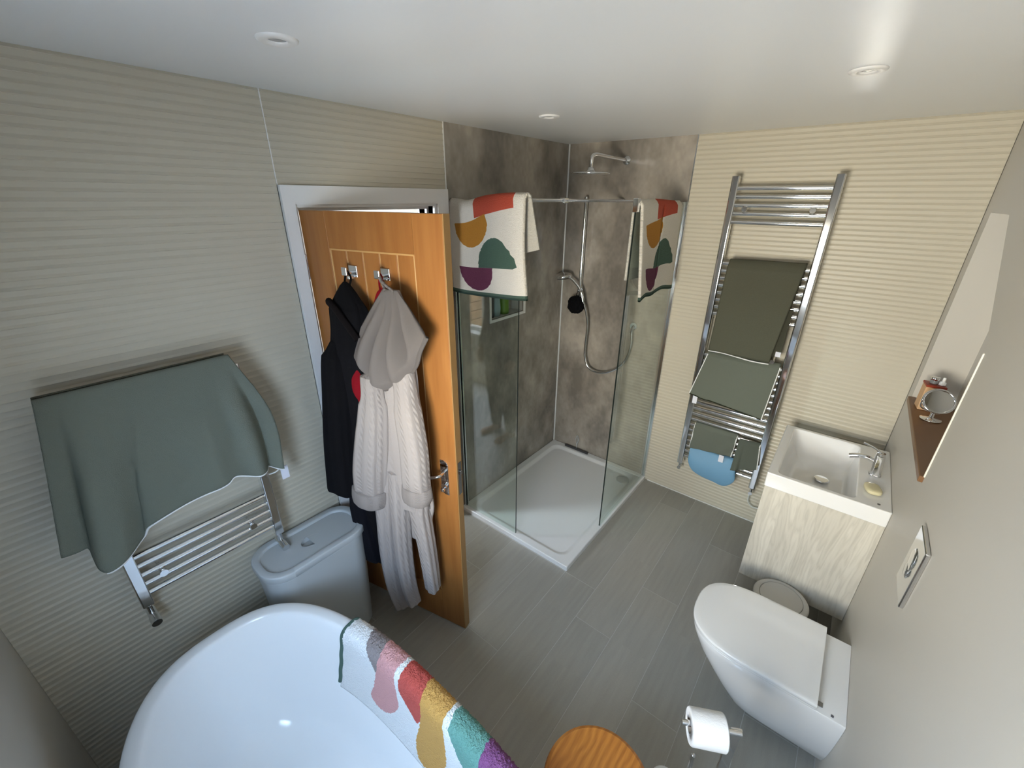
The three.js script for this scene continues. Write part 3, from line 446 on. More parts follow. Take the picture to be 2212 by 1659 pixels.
{
  const t = thing('hand_shower', 'chrome riser rail with a hand shower and hose', 'shower', [0.19, 1.33, 0.05]);
  part(t, 'riser_rail', [cyl([0, 0, 0], [0, 0.73, 0], 0.0125, 14), ball([0, 0.73, 0], 0.0125), ...[0.02, 0.71].map((y) => cyl([0, y, 0], [0, y, -0.0485], 0.009, 12))], chrome);
  const s = part(t, 'slider', [cyl([0, 0.08, 0], [0, 0.13, 0], 0.02, 16), cyl([0, 0.105, 0], [0.03, 0.11, 0.045], 0.014, 12)], chrome);
  const hd = part(t, 'hand_piece', [tube([[0.06, 0.03, 0.05], [0.04, 0.1, 0.052], [-0.02, 0.165, 0.055], [-0.09, 0.205, 0.06]], 0.011, 30, 10), lathe([[0, -0.022], [0.058, -0.02], [0.064, -0.01], [0.06, 0.004], [0.026, 0.016], [0, 0.018]], [0, 0, 0], 36).rotateZ(0.1).rotateX(0.1).translate(-0.115, 0.205, 0.062)], chrome);
  part(hd, 'spray_face', lathe([[0, -0.026], [0.05, -0.026], [0.055, -0.021], [0.0, -0.021]], [0, 0, 0], 36).rotateZ(0.1).rotateX(0.1).translate(-0.115, 0.205, 0.062), M(0.03, 0.03, 0.032, 0.4), 'dark spray face');
  part(t, 'hose', tube([[0.062, 0.03, 0.05], [0.085, -0.05, 0.035], [0.098, -0.15, 0.02], [0.092, -0.3, 0.015], [0.094, -0.4, 0.014], [0.135, -0.49, 0.014], [0.23, -0.51, 0.012], [0.35, -0.455, 0.012], [0.425, -0.36, 0.008], [0.45, -0.25, 0.002], [0.443, -0.14, -0.005]], 0.0085, 140, 8), chromeSoft, 'flexible chrome hose');
  part(t, 'wall_outlet', [cyl([0.44, -0.11, -0.0485], [0.44, -0.11, -0.03], 0.026, 24), cyl([0.44, -0.11, -0.035], [0.443, -0.15, 0.0], 0.012, 14)], chrome);
}
{
  const t = thing('shower_puff', 'black mesh shower puff hanging from the riser rail', 'puff', [0.2, 1.33, 0.11]);
  const g = new THREE.IcosahedronGeometry(0.063, 6), p = g.attributes.position;
  for (let i = 0; i < p.count; i++) { const v = V(p.getX(i), p.getY(i), p.getZ(i)), k = 0.82 + 0.3 * fbm(v.x * 60 + 9, v.y * 60 + v.z * 45, 3); p.setXYZ(i, v.x * k, v.y * k * 1.08, v.z * k); }
  g.computeVertexNormals(); part(t, 'mesh_ball', g, black); part(t, 'cord', tube([[0, 0.04, 0], [-0.012, 0.07, -0.02], [-0.008, 0.1, -0.04], [0.01, 0.07, -0.02], [0, 0.04, 0]], 0.0025, 30, 6), black);
}
{
  const t = thing('squeegee', 'black and chrome squeegee standing on the tray against the shower wall', 'squeegee', [0.255, TH, 0.03]);
  part(t, 'blade', [box(-0.115, 0.115, 0.0, 0.02, -0.006, 0.006, 0.003)], M(0.05, 0.05, 0.052, 0.4)); part(t, 'handle', tube([[0, 0.02, 0], [-0.002, 0.06, -0.006], [-0.016, 0.1, -0.012], [-0.006, 0.14, -0.016], [0.008, 0.1, -0.012], [0.002, 0.06, -0.006], [0.0, 0.02, 0]], 0.004, 50, 8), chrome);
}
{
  const spec = [['toiletry_bottle', 'pale blue tapered bottle standing in the shower recess', 0.73, [[0, 0], [0.03, 0], [0.034, 0.05], [0.03, 0.11], [0.014, 0.17], [0.01, 0.185], [0, 0.186]], M(0.3, 0.42, 0.42, 0.35)],
    ['toiletry_bottle', 'bright green bottle standing in the shower recess', 0.645, [[0, 0], [0.034, 0], [0.036, 0.02], [0.036, 0.15], [0.02, 0.17], [0.016, 0.2], [0, 0.2]], M(0.12, 0.24, 0.02, 0.3)],
    ['toiletry_bottle', 'dark bottle standing in the shower recess', 0.79, [[0, 0], [0.028, 0], [0.03, 0.02], [0.03, 0.13], [0.014, 0.15], [0.012, 0.18], [0, 0.18]], M(0.04, 0.045, 0.04, 0.3)]];
  for (const [n, label, z, pr, m] of spec) { const t = thing(n, label, 'bottle', [-0.06, NY0 + 0.0005, z], 0, 'bottles in the shower recess'); part(t, 'body', lathe(pr), m); part(t, 'cap', cyl([0, pr[pr.length - 1][1] - 0.004, 0], [0, pr[pr.length - 1][1] + 0.02, 0], 0.011, 16), trimWhite); }
}
// patterned tufted mats
const CR = '#dfd8cb';
const matPrint = canvasTex(512, 1024, (c, w, h) => {        // front flap: y from the fold (0) to the hem (1)
  c.fillStyle = CR; c.fillRect(0, 0, w, h);
  const jag = (pts) => { c.beginPath(); pts.forEach(([x, y], i) => { const X = x * w + (rnd() - 0.5) * 5, Y = y * h + (rnd() - 0.5) * 5; i ? c.lineTo(X, Y) : c.moveTo(X, Y); }); c.closePath(); c.fill(); };
  const arc = (cx, cy, rx, ry, a0, a1) => Array.from({ length: 40 }, (_, i) => { const a = (a0 + (a1 - a0) * i / 39) * Math.PI / 180; return [cx + rx * Math.cos(a), cy + ry * Math.sin(a)]; });
  c.fillStyle = '#b8482f'; jag([[0.34, -0.02], [0.86, -0.02], [0.87, 0.125], [0.36, 0.19]]);
  c.fillStyle = '#b57a1d'; jag([...arc(0.31, 0.235, 0.225, 0.25, 5, 175), [0.09, 0.245], [0.36, 0.2], [0.5, 0.165]]);
  c.fillStyle = '#3f5a4b'; jag([...arc(0.61, 0.7, 0.23, 0.3, 180, 300), [0.78, 0.5], [0.82, 0.53], [0.83, 0.56], [0.88, 0.6], [0.9, 0.65], [0.905, 0.685], [0.85, 0.705]]);
  c.fillStyle = '#5f2140'; jag([...arc(0.345, 0.7, 0.215, 0.25, 0, 180)]);
  c.fillStyle = '#435a4d'; c.fillRect(0, 0.965 * h, w, h);
});
const matCloth = M(1, 1, 1, 0.95, { map: matPrint, bumpMap: rep(bumpFine, 3, 4), bumpScale: 0.006, sheen: 0.3 }), matPlain = M(0.66, 0.63, 0.56, 0.95, { bumpMap: rep(bumpFine, 3, 3), bumpScale: 0.005 });
function matOver(label, place) {
  const t = thing('shower_mat', label, 'mat', [0, 0, 0], 0, 'patterned mats on the shower screens');
  part(t, 'front_flap', sheet((s, v) => place(s, 1 - v, 1), 44, 44, 0.014), matCloth); part(t, 'back_flap', sheet((s, v) => place(s, v, -1), 30, 26, 0.012), matPlain);
  part(t, 'hem', tube(Array.from({ length: 24 }, (_, i) => { const p = place(i / 23, 1, 1); return p; }), 0.0085, 60, 8), hemGreen, 'dark green bound hem');
  return t;
}
const roundTop = (v, k = 0.05) => Math.sin(Math.min(1, v / k) * Math.PI / 2);
matOver('cream tufted mat with abstract colour blocks over the screen beside the door', (s, v, side) => {
  const x = mix(0.008, 0.512, s) + (side > 0 ? 0.03 * v * (s > 0.5 ? 1 : 0.6 + 0.8 * s) * sm(0.3, 1, v) : 0.05 * v), top = 2.052 + 0.024 * sm(0.1, 0.85, s) - 0.012 * gauss(s, 0.25, 0.15), bottom = side > 0 ? mix(1.578, 1.598, s) - 0.012 * Math.sin(Math.PI * s) : mix(1.7, 1.83, s);
  return [x, mix(top, bottom, v), 1.155 + side * ((0.02 + 0.012 * Math.sin(s * 7 + 1) * v) * roundTop(v) + 0.0)];
});
matOver('cream tufted mat with abstract colour blocks over the screen beside the tall radiator', (s, v, side) => {
  const z = mix(0.728, 0.155, s) - 0.02 * v * (s < 0.5 ? 1 : 0), bottom = side > 0 ? mix(1.565, 1.562, s) + 0.008 * Math.sin(s * 11) : 1.66;
  return [0.862 + side * (0.02 + 0.012 * Math.sin(s * 6 + 2) * v + 0.03 * (1 - s) * v * (side > 0 ? 1 : 0)) * roundTop(v), mix(2.05 + 0.004 * Math.sin(s * 5), bottom, v), z];
});

// ---------------------------------------------------------------- bath
const BX = 1.07, BZ = 2.718, BN = 2.65;
const bathProfile = [[0.62, 0.27, 0.001], [0.635, 0.278, 0.012], [0.66, 0.295, 0.15], [0.715, 0.335, 0.36], [0.765, 0.365, 0.52], [0.787, 0.379, 0.562], [0.791, 0.383, 0.58], [0.787, 0.379, 0.592], [0.775, 0.369, 0.598], [0.752, 0.347, 0.598], [0.742, 0.338, 0.594], [0.736, 0.332, 0.584], [0.722, 0.321, 0.53], [0.69, 0.295, 0.4], [0.645, 0.262, 0.27], [0.6, 0.232, 0.19], [0.53, 0.195, 0.155], [0.4, 0.14, 0.145], [0.1, 0.04, 0.143]];
{
  const t = thing('bathtub', 'white oval freestanding bathtub under the window', 'bath', [BX, 0, BZ]);
  const c = new THREE.CatmullRomCurve3(bathProfile.map((p) => V(...p)), false, 'centripetal');
  part(t, 'tub', loft(Array.from({ length: 90 }, (_, i) => { const p = c.getPoint(i / 89); return oval(0, p.z, 0, p.x, p.y, BN, 120); })), acrylic);
  part(t, 'overflow_slot', box(-0.045, 0.045, 0.48, 0.492, 0.298, 0.318, 0.004), chrome);
  part(t, 'waste', lathe([[0, 0.012], [0.03, 0.01], [0.034, 0.004], [0.034, 0]], [0, 0.1445, 0], 28), chrome);
}
{
  const curve = new THREE.CatmullRomCurve3(bathProfile.map((p) => V(...p)), false, 'centripetal').getPoints(2400), run = [0];
  for (let i = 1; i < curve.length; i++) run.push(run[i - 1] + Math.hypot(curve[i].y - curve[i - 1].y, curve[i].z - curve[i - 1].z));
  const rim = run[Math.round(2400 * 8.5 / 18)];
  const at = (d, x) => { let lo = 0, hi = 2400; while (hi - lo > 1) { const m = (lo + hi) >> 1; run[m] < d + rim ? lo = m : hi = m; } const k = (d + rim - run[lo]) / (run[hi] - run[lo]), p = curve[lo].clone().lerp(curve[hi], k); return [p.z, BZ - p.y * Math.pow(Math.max(0, 1 - Math.pow(Math.abs((x - BX) / p.x), BN)), 1 / BN)]; };
  const along = (d, x, lift) => { const [y, z] = at(d, x), a = at(d - 0.006, x), b = at(d + 0.006, x), dy = b[0] - a[0], dz = b[1] - a[1], l = Math.hypot(dy, dz) || 1; return [x, y + lift * dz / l, z - lift * dy / l]; };
  const C = ['#e6e7e6', '#8f8583', '#cf9a98', '#bd5349', '#c99a52', '#6a9c90', '#85507e'], D0 = 0.27, D1 = -0.2;
  const print = canvasTex(1024, 512, (c, w, h) => {         // x along the rim, y from inside the tub over the rim to the outside
    c.fillStyle = C[0]; c.fillRect(0, 0, w, h);
    const blob = (k, pts) => { c.fillStyle = C[k]; c.beginPath(); const cv = new THREE.CatmullRomCurve3(pts.map((p) => V(p[0] * w, (D0 - p[1]) / (D0 - D1) * h, 0)), true, 'centripetal').getPoints(160); cv.forEach((p, i) => { const X = p.x + (rnd() - 0.5) * 6, Y = p.y + (rnd() - 0.5) * 6; i ? c.lineTo(X, Y) : c.moveTo(X, Y); }); c.closePath(); c.fill(); };
    blob(1, [[0.06, -0.1], [0.085, -0.03], [0.11, 0], [0.141, 0.03], [0.175, 0.06], [0.2, 0.085], [0.22, 0.05], [0.22, 0], [0.2, -0.06], [0.15, -0.13], [0.09, -0.13]]);
    blob(2, [[0.185, -0.03], [0.207, 0.02], [0.2, 0.08], [0.19, 0.15], [0.178, 0.205], [0.21, 0.222], [0.25, 0.222], [0.3, 0.2], [0.338, 0.14], [0.32, 0.08], [0.305, 0.03], [0.305, -0.01], [0.29, -0.06], [0.23, -0.08]]);
    blob(3, [[0.325, -0.03], [0.332, 0.02], [0.335, 0.06], [0.37, 0.09], [0.41, 0.11], [0.445, 0.125], [0.47, 0.08], [0.47, 0.03], [0.46, -0.02], [0.43, -0.08], [0.38, -0.11]]);
    blob(4, [[0.43, -0.03], [0.455, 0.03], [0.463, 0.1], [0.45, 0.2], [0.47, 0.25], [0.5, 0.262], [0.547, 0.245], [0.605, 0.18], [0.6, 0.12], [0.585, 0.06], [0.57, 0.02], [0.56, -0.03], [0.5, -0.09]]);
    blob(5, [[0.585, -0.03], [0.597, 0.02], [0.63, 0.05], [0.66, 0.08], [0.693, 0.1], [0.74, 0.14], [0.79, 0.1], [0.78, 0.04], [0.76, 0], [0.73, -0.06], [0.66, -0.11]]);
    blob(6, [[0.735, -0.03], [0.745, 0.02], [0.77, 0.06], [0.82, 0.08], [0.86, 0.04], [0.85, -0.04], [0.8, -0.1]]);
  });
  const t = thing('bath_mat', 'tufted bath mat with coloured petal shapes draped over the side of the bathtub', 'mat');
  const f = (s, v) => along(mix(D0, D1, v), mix(0.655, 1.53, s), 0.01);
  const tuft = (s, v) => { const p = f(s, 1 - v), d = mix(D0, D1, 1 - v), k = 0.006 * sm(0.1, 0.0, d); return along(d, p[0], 0.006 + 0.004 * sm(0.16, 0.02, d) + k * (hash(Math.round(s * 260), Math.round(v * 130)) - 0.3)); };
  part(t, 'cloth', sheet(tuft, 260, 130, 0.009), M(1, 1, 1, 0.95, { map: print, bumpMap: rep(bumpFine, 4, 3), bumpScale: 0.006 }));
  part(t, 'hem', tube(Array.from({ length: 40 }, (_, i) => along(mix(0.245, -0.2, i / 39), 0.653 + 0.0015 * Math.sin(i), 0.011)), 0.008, 90, 8), terry(0.18, 0.3, 0.25), 'green bound end hem');
}

// ---------------------------------------------------------------- laundry bin, stool, paper stand
{
  const t = thing('laundry_bin', 'grey oblong laundry bin with a lid beside the bathtub', 'bin', [0.152, 0, 2.275]);
  part(t, 'body', loft([[0.001, 0.098, 0.198], [0.01, 0.102, 0.202], [0.3, 0.112, 0.216], [0.585, 0.12, 0.228], [0.6, 0.118, 0.226]].map(([y, a, b]) => rrect(0, y, 0, a, b, a * 0.78, 8))), greyPlastic);
  const lid = [[0.594, 0.121, 0.229], [0.6, 0.13, 0.238], [0.626, 0.13, 0.238], [0.633, 0.126, 0.234], [0.633, 0.103, 0.212], [0.629, 0.098, 0.207], [0.6215, 0.095, 0.204]].map(([y, a, b]) => rrect(0, y, 0, a, b, a * 0.78, 8));
  const o = part(t, 'lid', loft(lid, true, false), greyPlastic);
  const ringPts = rrect(0, 0, 0, 0.095, 0.204, 0.074, 8).map((p) => [p[0], -p[2]]), hole = Array.from({ length: 36 }, (_, i) => { const a = i / 36 * Math.PI * 2; return [0.033 * Math.cos(a), 0.045 * Math.sin(a)]; });
  part(o, 'lid_top', new THREE.ExtrudeGeometry(shapeOf(ringPts, [hole]), { depth: 0.006, bevelEnabled: false, curveSegments: 12 }).rotateX(-Math.PI / 2).translate(0, 0.6155, 0), greyPlastic);
  part(o, 'grip_hole_well', loft([[0.6205, 1], [0.585, 0.9], [0.58, 0.1]].map(([y, k]) => oval(0, y, 0, 0.0335 * k, 0.0455 * k, 2, 36)), false, true), greyPlastic);
  part(o, 'grip_flap', new THREE.ExtrudeGeometry(shapeOf(hole.filter((p) => p[1] > -0.003).concat([[-0.033, -0.003]])), { depth: 0.004, bevelEnabled: false }).rotateX(-Math.PI / 2).translate(0, 0.6165, 0), greyPlastic);
}
{
  const t = thing('stool', 'round golden pine stool between the bathtub and the toilet', 'stool', [1.572, 0, 2.168]);
  const pine = M(1, 1, 1, 0.4, { map: tex(512, 512, (u, v) => { const cathedral = Math.exp(-(((u - 0.72) / 0.1) ** 2)), w = fbm(u * 4, v * 3, 3), g = 0.5 + 0.5 * Math.sin((u * 46 + w * 5 + cathedral * 9 * (v - 0.2) * (v - 0.2)) * 2.2), b = fbm(u * 120, v * 8, 2); return lerp3([0.62, 0.36, 0.12], [0.78, 0.5, 0.2], clamp(g * 0.55 + b * 0.5)); }) });
  part(t, 'seat', metreUV(lathe([[0, 0.415], [0.14, 0.415], [0.158, 0.42], [0.164, 0.432], [0.16, 0.444], [0.15, 0.45], [0, 0.45]], [0, 0, 0], 64), 2.8, 2.8, 0.5, 0.5), pine);
  for (let i = 0; i < 4; i++) { const a = i * Math.PI / 2 + 0.5; part(t, 'leg', cyl([0.14 * Math.cos(a), 0.001, 0.14 * Math.sin(a)], [0.1 * Math.cos(a), 0.418, 0.1 * Math.sin(a)], 0.014, 14, 0.018), pine); }
  part(t, 'stretcher', [0, 1].map((i) => { const a = i * Math.PI / 2 + 0.5, r = 0.128; return cyl([r * Math.cos(a), 0.14 + i * 0.03, r * Math.sin(a)], [-r * Math.cos(a), 0.14 + i * 0.03, -r * Math.sin(a)], 0.009, 12); }), pine);
}
const paper = M(0.85, 0.85, 0.84, 0.9, { bumpMap: bumpFine, bumpScale: 0.001 });
function roll(t, r = 0.05, w = 0.1) { part(t, 'paper', lathe([[0.02, -w / 2], [r - 0.003, -w / 2], [r, -w / 2 + 0.004], [r, w / 2 - 0.004], [r - 0.003, w / 2], [0.02, w / 2], [0.02, -w / 2]], [0, 0, 0], 44), paper); part(t, 'core', lathe([[0.0195, -w / 2], [0.0205, -w / 2], [0.0205, w / 2], [0.0195, w / 2], [0.0195, -w / 2]], [0, 0, 0], 28), M(0.3, 0.25, 0.2, 0.9)); }
{
  const t = thing('paper_stand', 'chrome freestanding toilet paper stand beside the toilet', 'paper stand', [1.853, 0, 1.868], 0.488);
  part(t, 'base', box(-0.065, 0.03, 0.0005, 0.012, -0.088, 0.06, 0.004), chromeSoft); part(t, 'post', box(-0.016, 0.016, 0.012, 0.625, -0.004, 0.004, 0.002), chrome);
  part(t, 'arm', cyl([0.012, 0.62, 0.008], [-0.155, 0.62, 0.008], 0.0085, 14), chrome); part(t, 'spare_pin', [cyl([-0.053, 0.012, -0.077], [-0.053, 0.3, -0.077], 0.008, 14), ball([-0.053, 0.3, -0.077], 0.008)], chrome);
  const a = thing('toilet_roll', 'white toilet roll on the arm of the paper stand', 'toilet roll', [1.853 - 0.078 * Math.cos(0.488), 0.605, 1.868 + 0.078 * Math.sin(0.488) + 0.007], 0); roll(a); a.rotation.set(0, 0.488, Math.PI / 2, 'YXZ');
  const b = thing('toilet_roll', 'spare white toilet roll standing on the floor by the paper stand', 'toilet roll', [1.713, 0.051, 1.853]); roll(b);
}

// ---------------------------------------------------------------- toilet, flush plate
{
  const t = thing('toilet', 'white wall-hung toilet with the lid down', 'toilet', [W, 0, 1.29]);
  const D = (front, hw, y, back = 0.001) => { const out = [], N = 40, f = -front, k = Math.min(hw * 1.3, front * 0.8); for (let i = 0; i <= N; i++) { const a = -Math.PI / 2 + Math.PI * i / N; out.push([f + k - k * Math.max(0, Math.cos(a)) ** 0.74, y, hw * Math.sign(Math.sin(a)) * Math.abs(Math.sin(a)) ** 0.74]); } out.push([-back, y, hw]); for (let i = 1; i < 5; i++) out.push([-back, y, hw - 2 * hw * i / 5]); out.push([-back, y, -hw]); return out; };
  part(t, 'pan', loft([[0.3, 0.085, 0.072], [0.34, 0.105, 0.078], [0.375, 0.13, 0.105], [0.42, 0.152, 0.17], [0.465, 0.168, 0.235], [0.515, 0.18, 0.31], [0.545, 0.187, 0.375], [0.55, 0.188, 0.4], [0.545, 0.185, 0.405], [0.2, 0.1, 0.405]].map(([f, h, y]) => D(f, h, y))), porcelain);
  part(t, 'seat', loft([[0.548, 0.19, 0.4065], [0.552, 0.192, 0.409], [0.552, 0.192, 0.416], [0.55, 0.19, 0.4175]].map(([f, h, y]) => D(f, h, y, 0.092))), porcelain);
  part(t, 'lid', loft([[0.55, 0.191, 0.418], [0.555, 0.194, 0.42], [0.555, 0.194, 0.43], [0.55, 0.19, 0.434], [0.53, 0.175, 0.4355]].map(([f, h, y]) => D(f, h, y, 0.09))), porcelain);
  part(t, 'hinge_cap', box(-0.088, -0.07, 0.405, 0.409, 0.145, 0.165, 0.002), steelDark); part(t, 'fixing_slot', box(-0.045, -0.037, 0.405, 0.4075, 0.17, 0.178), M(0.1, 0.1, 0.12, 0.4), 'small dark fixing hole');
}
{
  const t = thing('flush_plate', 'chrome dual flush plate on the wall above the toilet', 'flush plate', [W, 1.03, 1.337]);
  part(t, 'plate', box(-0.0135, -0.0005, -0.108, 0.108, -0.077, 0.077, 0.004), M(0.7, 0.71, 0.73, 0.12, { metalness: 1 }));
  part(t, 'button', lathe([[0, 0.006], [0.032, 0.005], [0.038, 0.001], [0.039, 0]], [0, 0, 0], 36).scale(1.15, 1, 0.8).rotateZ(Math.PI / 2).translate(-0.0132, 0.02, 0), chrome);
  part(t, 'button', lathe([[0, 0.007], [0.02, 0.006], [0.025, 0.001], [0.026, 0]], [0, 0, 0], 32).rotateZ(Math.PI / 2).translate(-0.0135, -0.02, 0), chromeSoft);
}

// ---------------------------------------------------------------- vanity unit, basin, tap, soap, pedal bin
{
  const t = thing('vanity_cabinet', 'wall-hung vanity cabinet in bleached wood grain under the basin', 'cabinet', [1.93, 0.22, 0.49]);
  part(t, 'carcass', metreUV(box(-0.21, 0.2245, 0.001, 0.49, -0.281, 0.281), 1.4, 0.9, 0.2, 0.1), bleached);
  for (const s of [-1, 1]) part(t, 'side_panel', metreUV(box(-0.231, 0.2245, 0, 0.574, Math.min(s * 0.281, s * 0.2925), Math.max(s * 0.281, s * 0.2925), 0.001), 1.4, 0.9, 0.2, 0.1), bleached);
  const d = part(t, 'door', metreUV(box(-0.231, -0.2115, 0.003, 0.56, -0.279, -0.0015, 0.002), 1.4, 0.9, 0.5, 0.1), bleached), e = part(t, 'door', metreUV(box(-0.231, -0.2115, 0.003, 0.56, 0.0015, 0.279, 0.002), 1.4, 0.9, 0.8, 0.1), bleached);
  for (const [o, z] of [[d, -0.03], [e, 0.03]]) part(o, 'handle', box(-0.238, -0.2312, 0.44, 0.53, z - 0.005, z + 0.005, 0.002), chrome);
}
{
  const t = thing('basin', 'white rectangular basin on the vanity cabinet', 'basin', [1.925, 0.7955, 0.49]);
  const o = [0, 0.0], ix = -0.042, ih = 0.152;
  part(t, 'bowl', loft([rrect(0, 0, 0, 0.2285, 0.2985, 0.006), rrect(0, 0.0015, 0, 0.23, 0.3, 0.006), rrect(0, 0.003, 0, 0.2302, 0.3, 0.006), rrect(0, 0.0705, 0, 0.2303, 0.3, 0.006), rrect(0, 0.073, 0, 0.2303, 0.3, 0.006), rrect(0, 0.0755, 0, 0.2278, 0.2975, 0.006), rrect(0, 0.0757, 0, 0.225, 0.295, 0.006), rrect(ix, 0.0757, 0, ih + 0.002, 0.28, 0.03), rrect(ix, 0.0755, 0, ih, 0.278, 0.03), rrect(ix, 0.073, 0, ih - 0.003, 0.275, 0.03), rrect(ix + 0.001, 0.068, 0, ih - 0.005, 0.272, 0.03), rrect(ix + 0.005, 0.02, 0, ih - 0.016, 0.25, 0.04), rrect(ix + 0.01, -0.022, 0, ih - 0.034, 0.215, 0.04), rrect(ix + 0.012, -0.037, 0, ih - 0.055, 0.18, 0.04), rrect(ix + 0.02, -0.042, 0, 0.05, 0.08, 0.03)], false, true), porcelain);
  part(t, 'plug', [lathe([[0, 0.0], [0.02, 0], [0.02, 0.008], [0.033, 0.009], [0.034, 0.013], [0.028, 0.017], [0, 0.019]], [-0.014, -0.0425, 0.01], 32)], chrome);
  part(t, 'overflow', cyl([0.185, 0.0755, 0.262], [0.185, 0.077, 0.262], 0.006, 16), steelDark, 'small dark hole in the rim');
}
{
  const t = thing('basin_tap', 'chrome single-lever mixer tap on the basin', 'tap', [2.093, 0.8715, 0.49]);
  part(t, 'body', loft([[0, 0.024], [0.004, 0.024], [0.005, 0.021], [0.1, 0.019], [0.104, 0.016]].map(([y, r]) => rrect(-y * 0.06, y, 0, r, r, r * 0.6, 5))), chrome);
  part(t, 'spout', tube([[-0.01, 0.062, 0], [-0.05, 0.076, 0], [-0.09, 0.07, 0], [-0.112, 0.06, 0]], 0.0115, 30, 12), chrome);
  part(t, 'lever', [cyl([-0.006, 0.104, 0], [-0.006, 0.116, 0], 0.017, 20), tube([[-0.006, 0.114, 0], [-0.03, 0.124, -0.014], [-0.075, 0.13, -0.035]], 0.005, 20, 8)], chrome);
}
{
  const g = new THREE.SphereGeometry(1, 28, 18), p = g.attributes.position;
  for (let i = 0; i < p.count; i++) { const q = (x, n) => Math.sign(x) * Math.abs(x) ** n; p.setXYZ(i, 0.03 * q(p.getX(i), 0.65), 0.0125 * q(p.getY(i), 0.6), 0.042 * q(p.getZ(i), 0.65)); }
  g.computeVertexNormals(); g.rotateY(0.25); const s = single('soap_bar', 'cream bar of soap on the basin ledge beside the tap', 'soap', g, M(0.66, 0.6, 0.38, 0.25, { clearcoat: 0.3 })); s.position.set(2.086, 0.884, 0.655);
}
{
  const t = thing('pedal_bin', 'small round grey bin between the toilet and the vanity cabinet', 'bin', [1.9, 0, 0.905]);
  const m = M(0.5, 0.49, 0.46, 0.5);
  part(t, 'body', lathe([[0, 0.001], [0.098, 0.001], [0.1, 0.006], [0.108, 0.272], [0.1, 0.272], [0.09, 0.26]], [0, 0, 0], 48), m);
  part(t, 'lid', lathe([[0.108, 0.272], [0.117, 0.274], [0.118, 0.288], [0.113, 0.295], [0.0935, 0.298], [0.0925, 0.2915], [0.0905, 0.2915], [0.0895, 0.298], [0, 0.3]], [0, 0, 0], 56), m);
}
// things in the wall recess
const SY = RY0 + 0.0262;
{
  const t = thing('shaving_mirror', 'small round tilting chrome mirror on the oak sill', 'mirror', [2.205, SY, 0.4], 0.35);
  part(t, 'foot', lathe([[0, 0.001], [0.036, 0.001], [0.037, 0.006], [0.008, 0.012], [0.006, 0.045], [0, 0.045]], [0, 0, 0], 32), chrome);
  const tilt = (g) => g.rotateX(1.02).rotateY(-0.25).translate(0, 0.092, 0.004);
  const f = part(t, 'rim', tilt(new THREE.TorusGeometry(0.052, 0.005, 10, 48).rotateX(Math.PI / 2)), chrome); part(f, 'mirror_glass', tilt(lathe([[0, -0.003], [0.05, -0.003], [0.05, 0.0015], [0, 0.0015]], [0, 0, 0], 44)), M(0.86, 0.87, 0.88, 0.015, { metalness: 1 }));
  part(t, 'fork', [tube([[-0.058, 0.092, 0.004], [-0.053, 0.06, 0.002], [0, 0.04, 0], [0.053, 0.06, 0.002], [0.058, 0.092, 0.004]], 0.0035, 40, 8), ball([-0.058, 0.092, 0.004], 0.006), ball([0.058, 0.092, 0.004], 0.006)], chrome);
}
{
  const t = thing('cosmetics_box', 'tan box with a red rim behind the round mirror on the oak sill', 'box', [2.195, SY, 0.262], 0.1);
  part(t, 'body', box(-0.034, 0.034, 0.0005, 0.115, -0.034, 0.034, 0.004), M(0.62, 0.38, 0.2, 0.6)); part(t, 'rim', box(-0.036, 0.036, 0.115, 0.125, -0.036, 0.036, 0.003), M(0.3, 0.035, 0.012, 0.4), 'dark red rim');
  const j = thing('jar', 'small chrome-lidded jar standing on the tan box', 'jar', [2.188, SY + 0.1255, 0.262]); part(j, 'glass_body', lathe([[0, 0], [0.014, 0], [0.015, 0.004], [0.015, 0.018], [0, 0.018]], [0, 0, 0], 24), M(0.2, 0.2, 0.2, 0.1)); part(j, 'lid', lathe([[0, 0.018], [0.016, 0.018], [0.016, 0.032], [0, 0.033]], [0, 0, 0], 24), chrome);
  const b = thing('small_bottle', 'small white dropper bottle standing on the tan box', 'bottle', [2.216, SY + 0.1255, 0.268]); part(b, 'body', lathe([[0, 0], [0.012, 0], [0.013, 0.004], [0.012, 0.014], [0.005, 0.02], [0, 0.02]], [0, 0, 0], 20), paper); part(b, 'cap', lathe([[0, 0.02], [0.006, 0.02], [0.005, 0.036], [0, 0.037]], [0, 0, 0], 16), trimWhite);
}

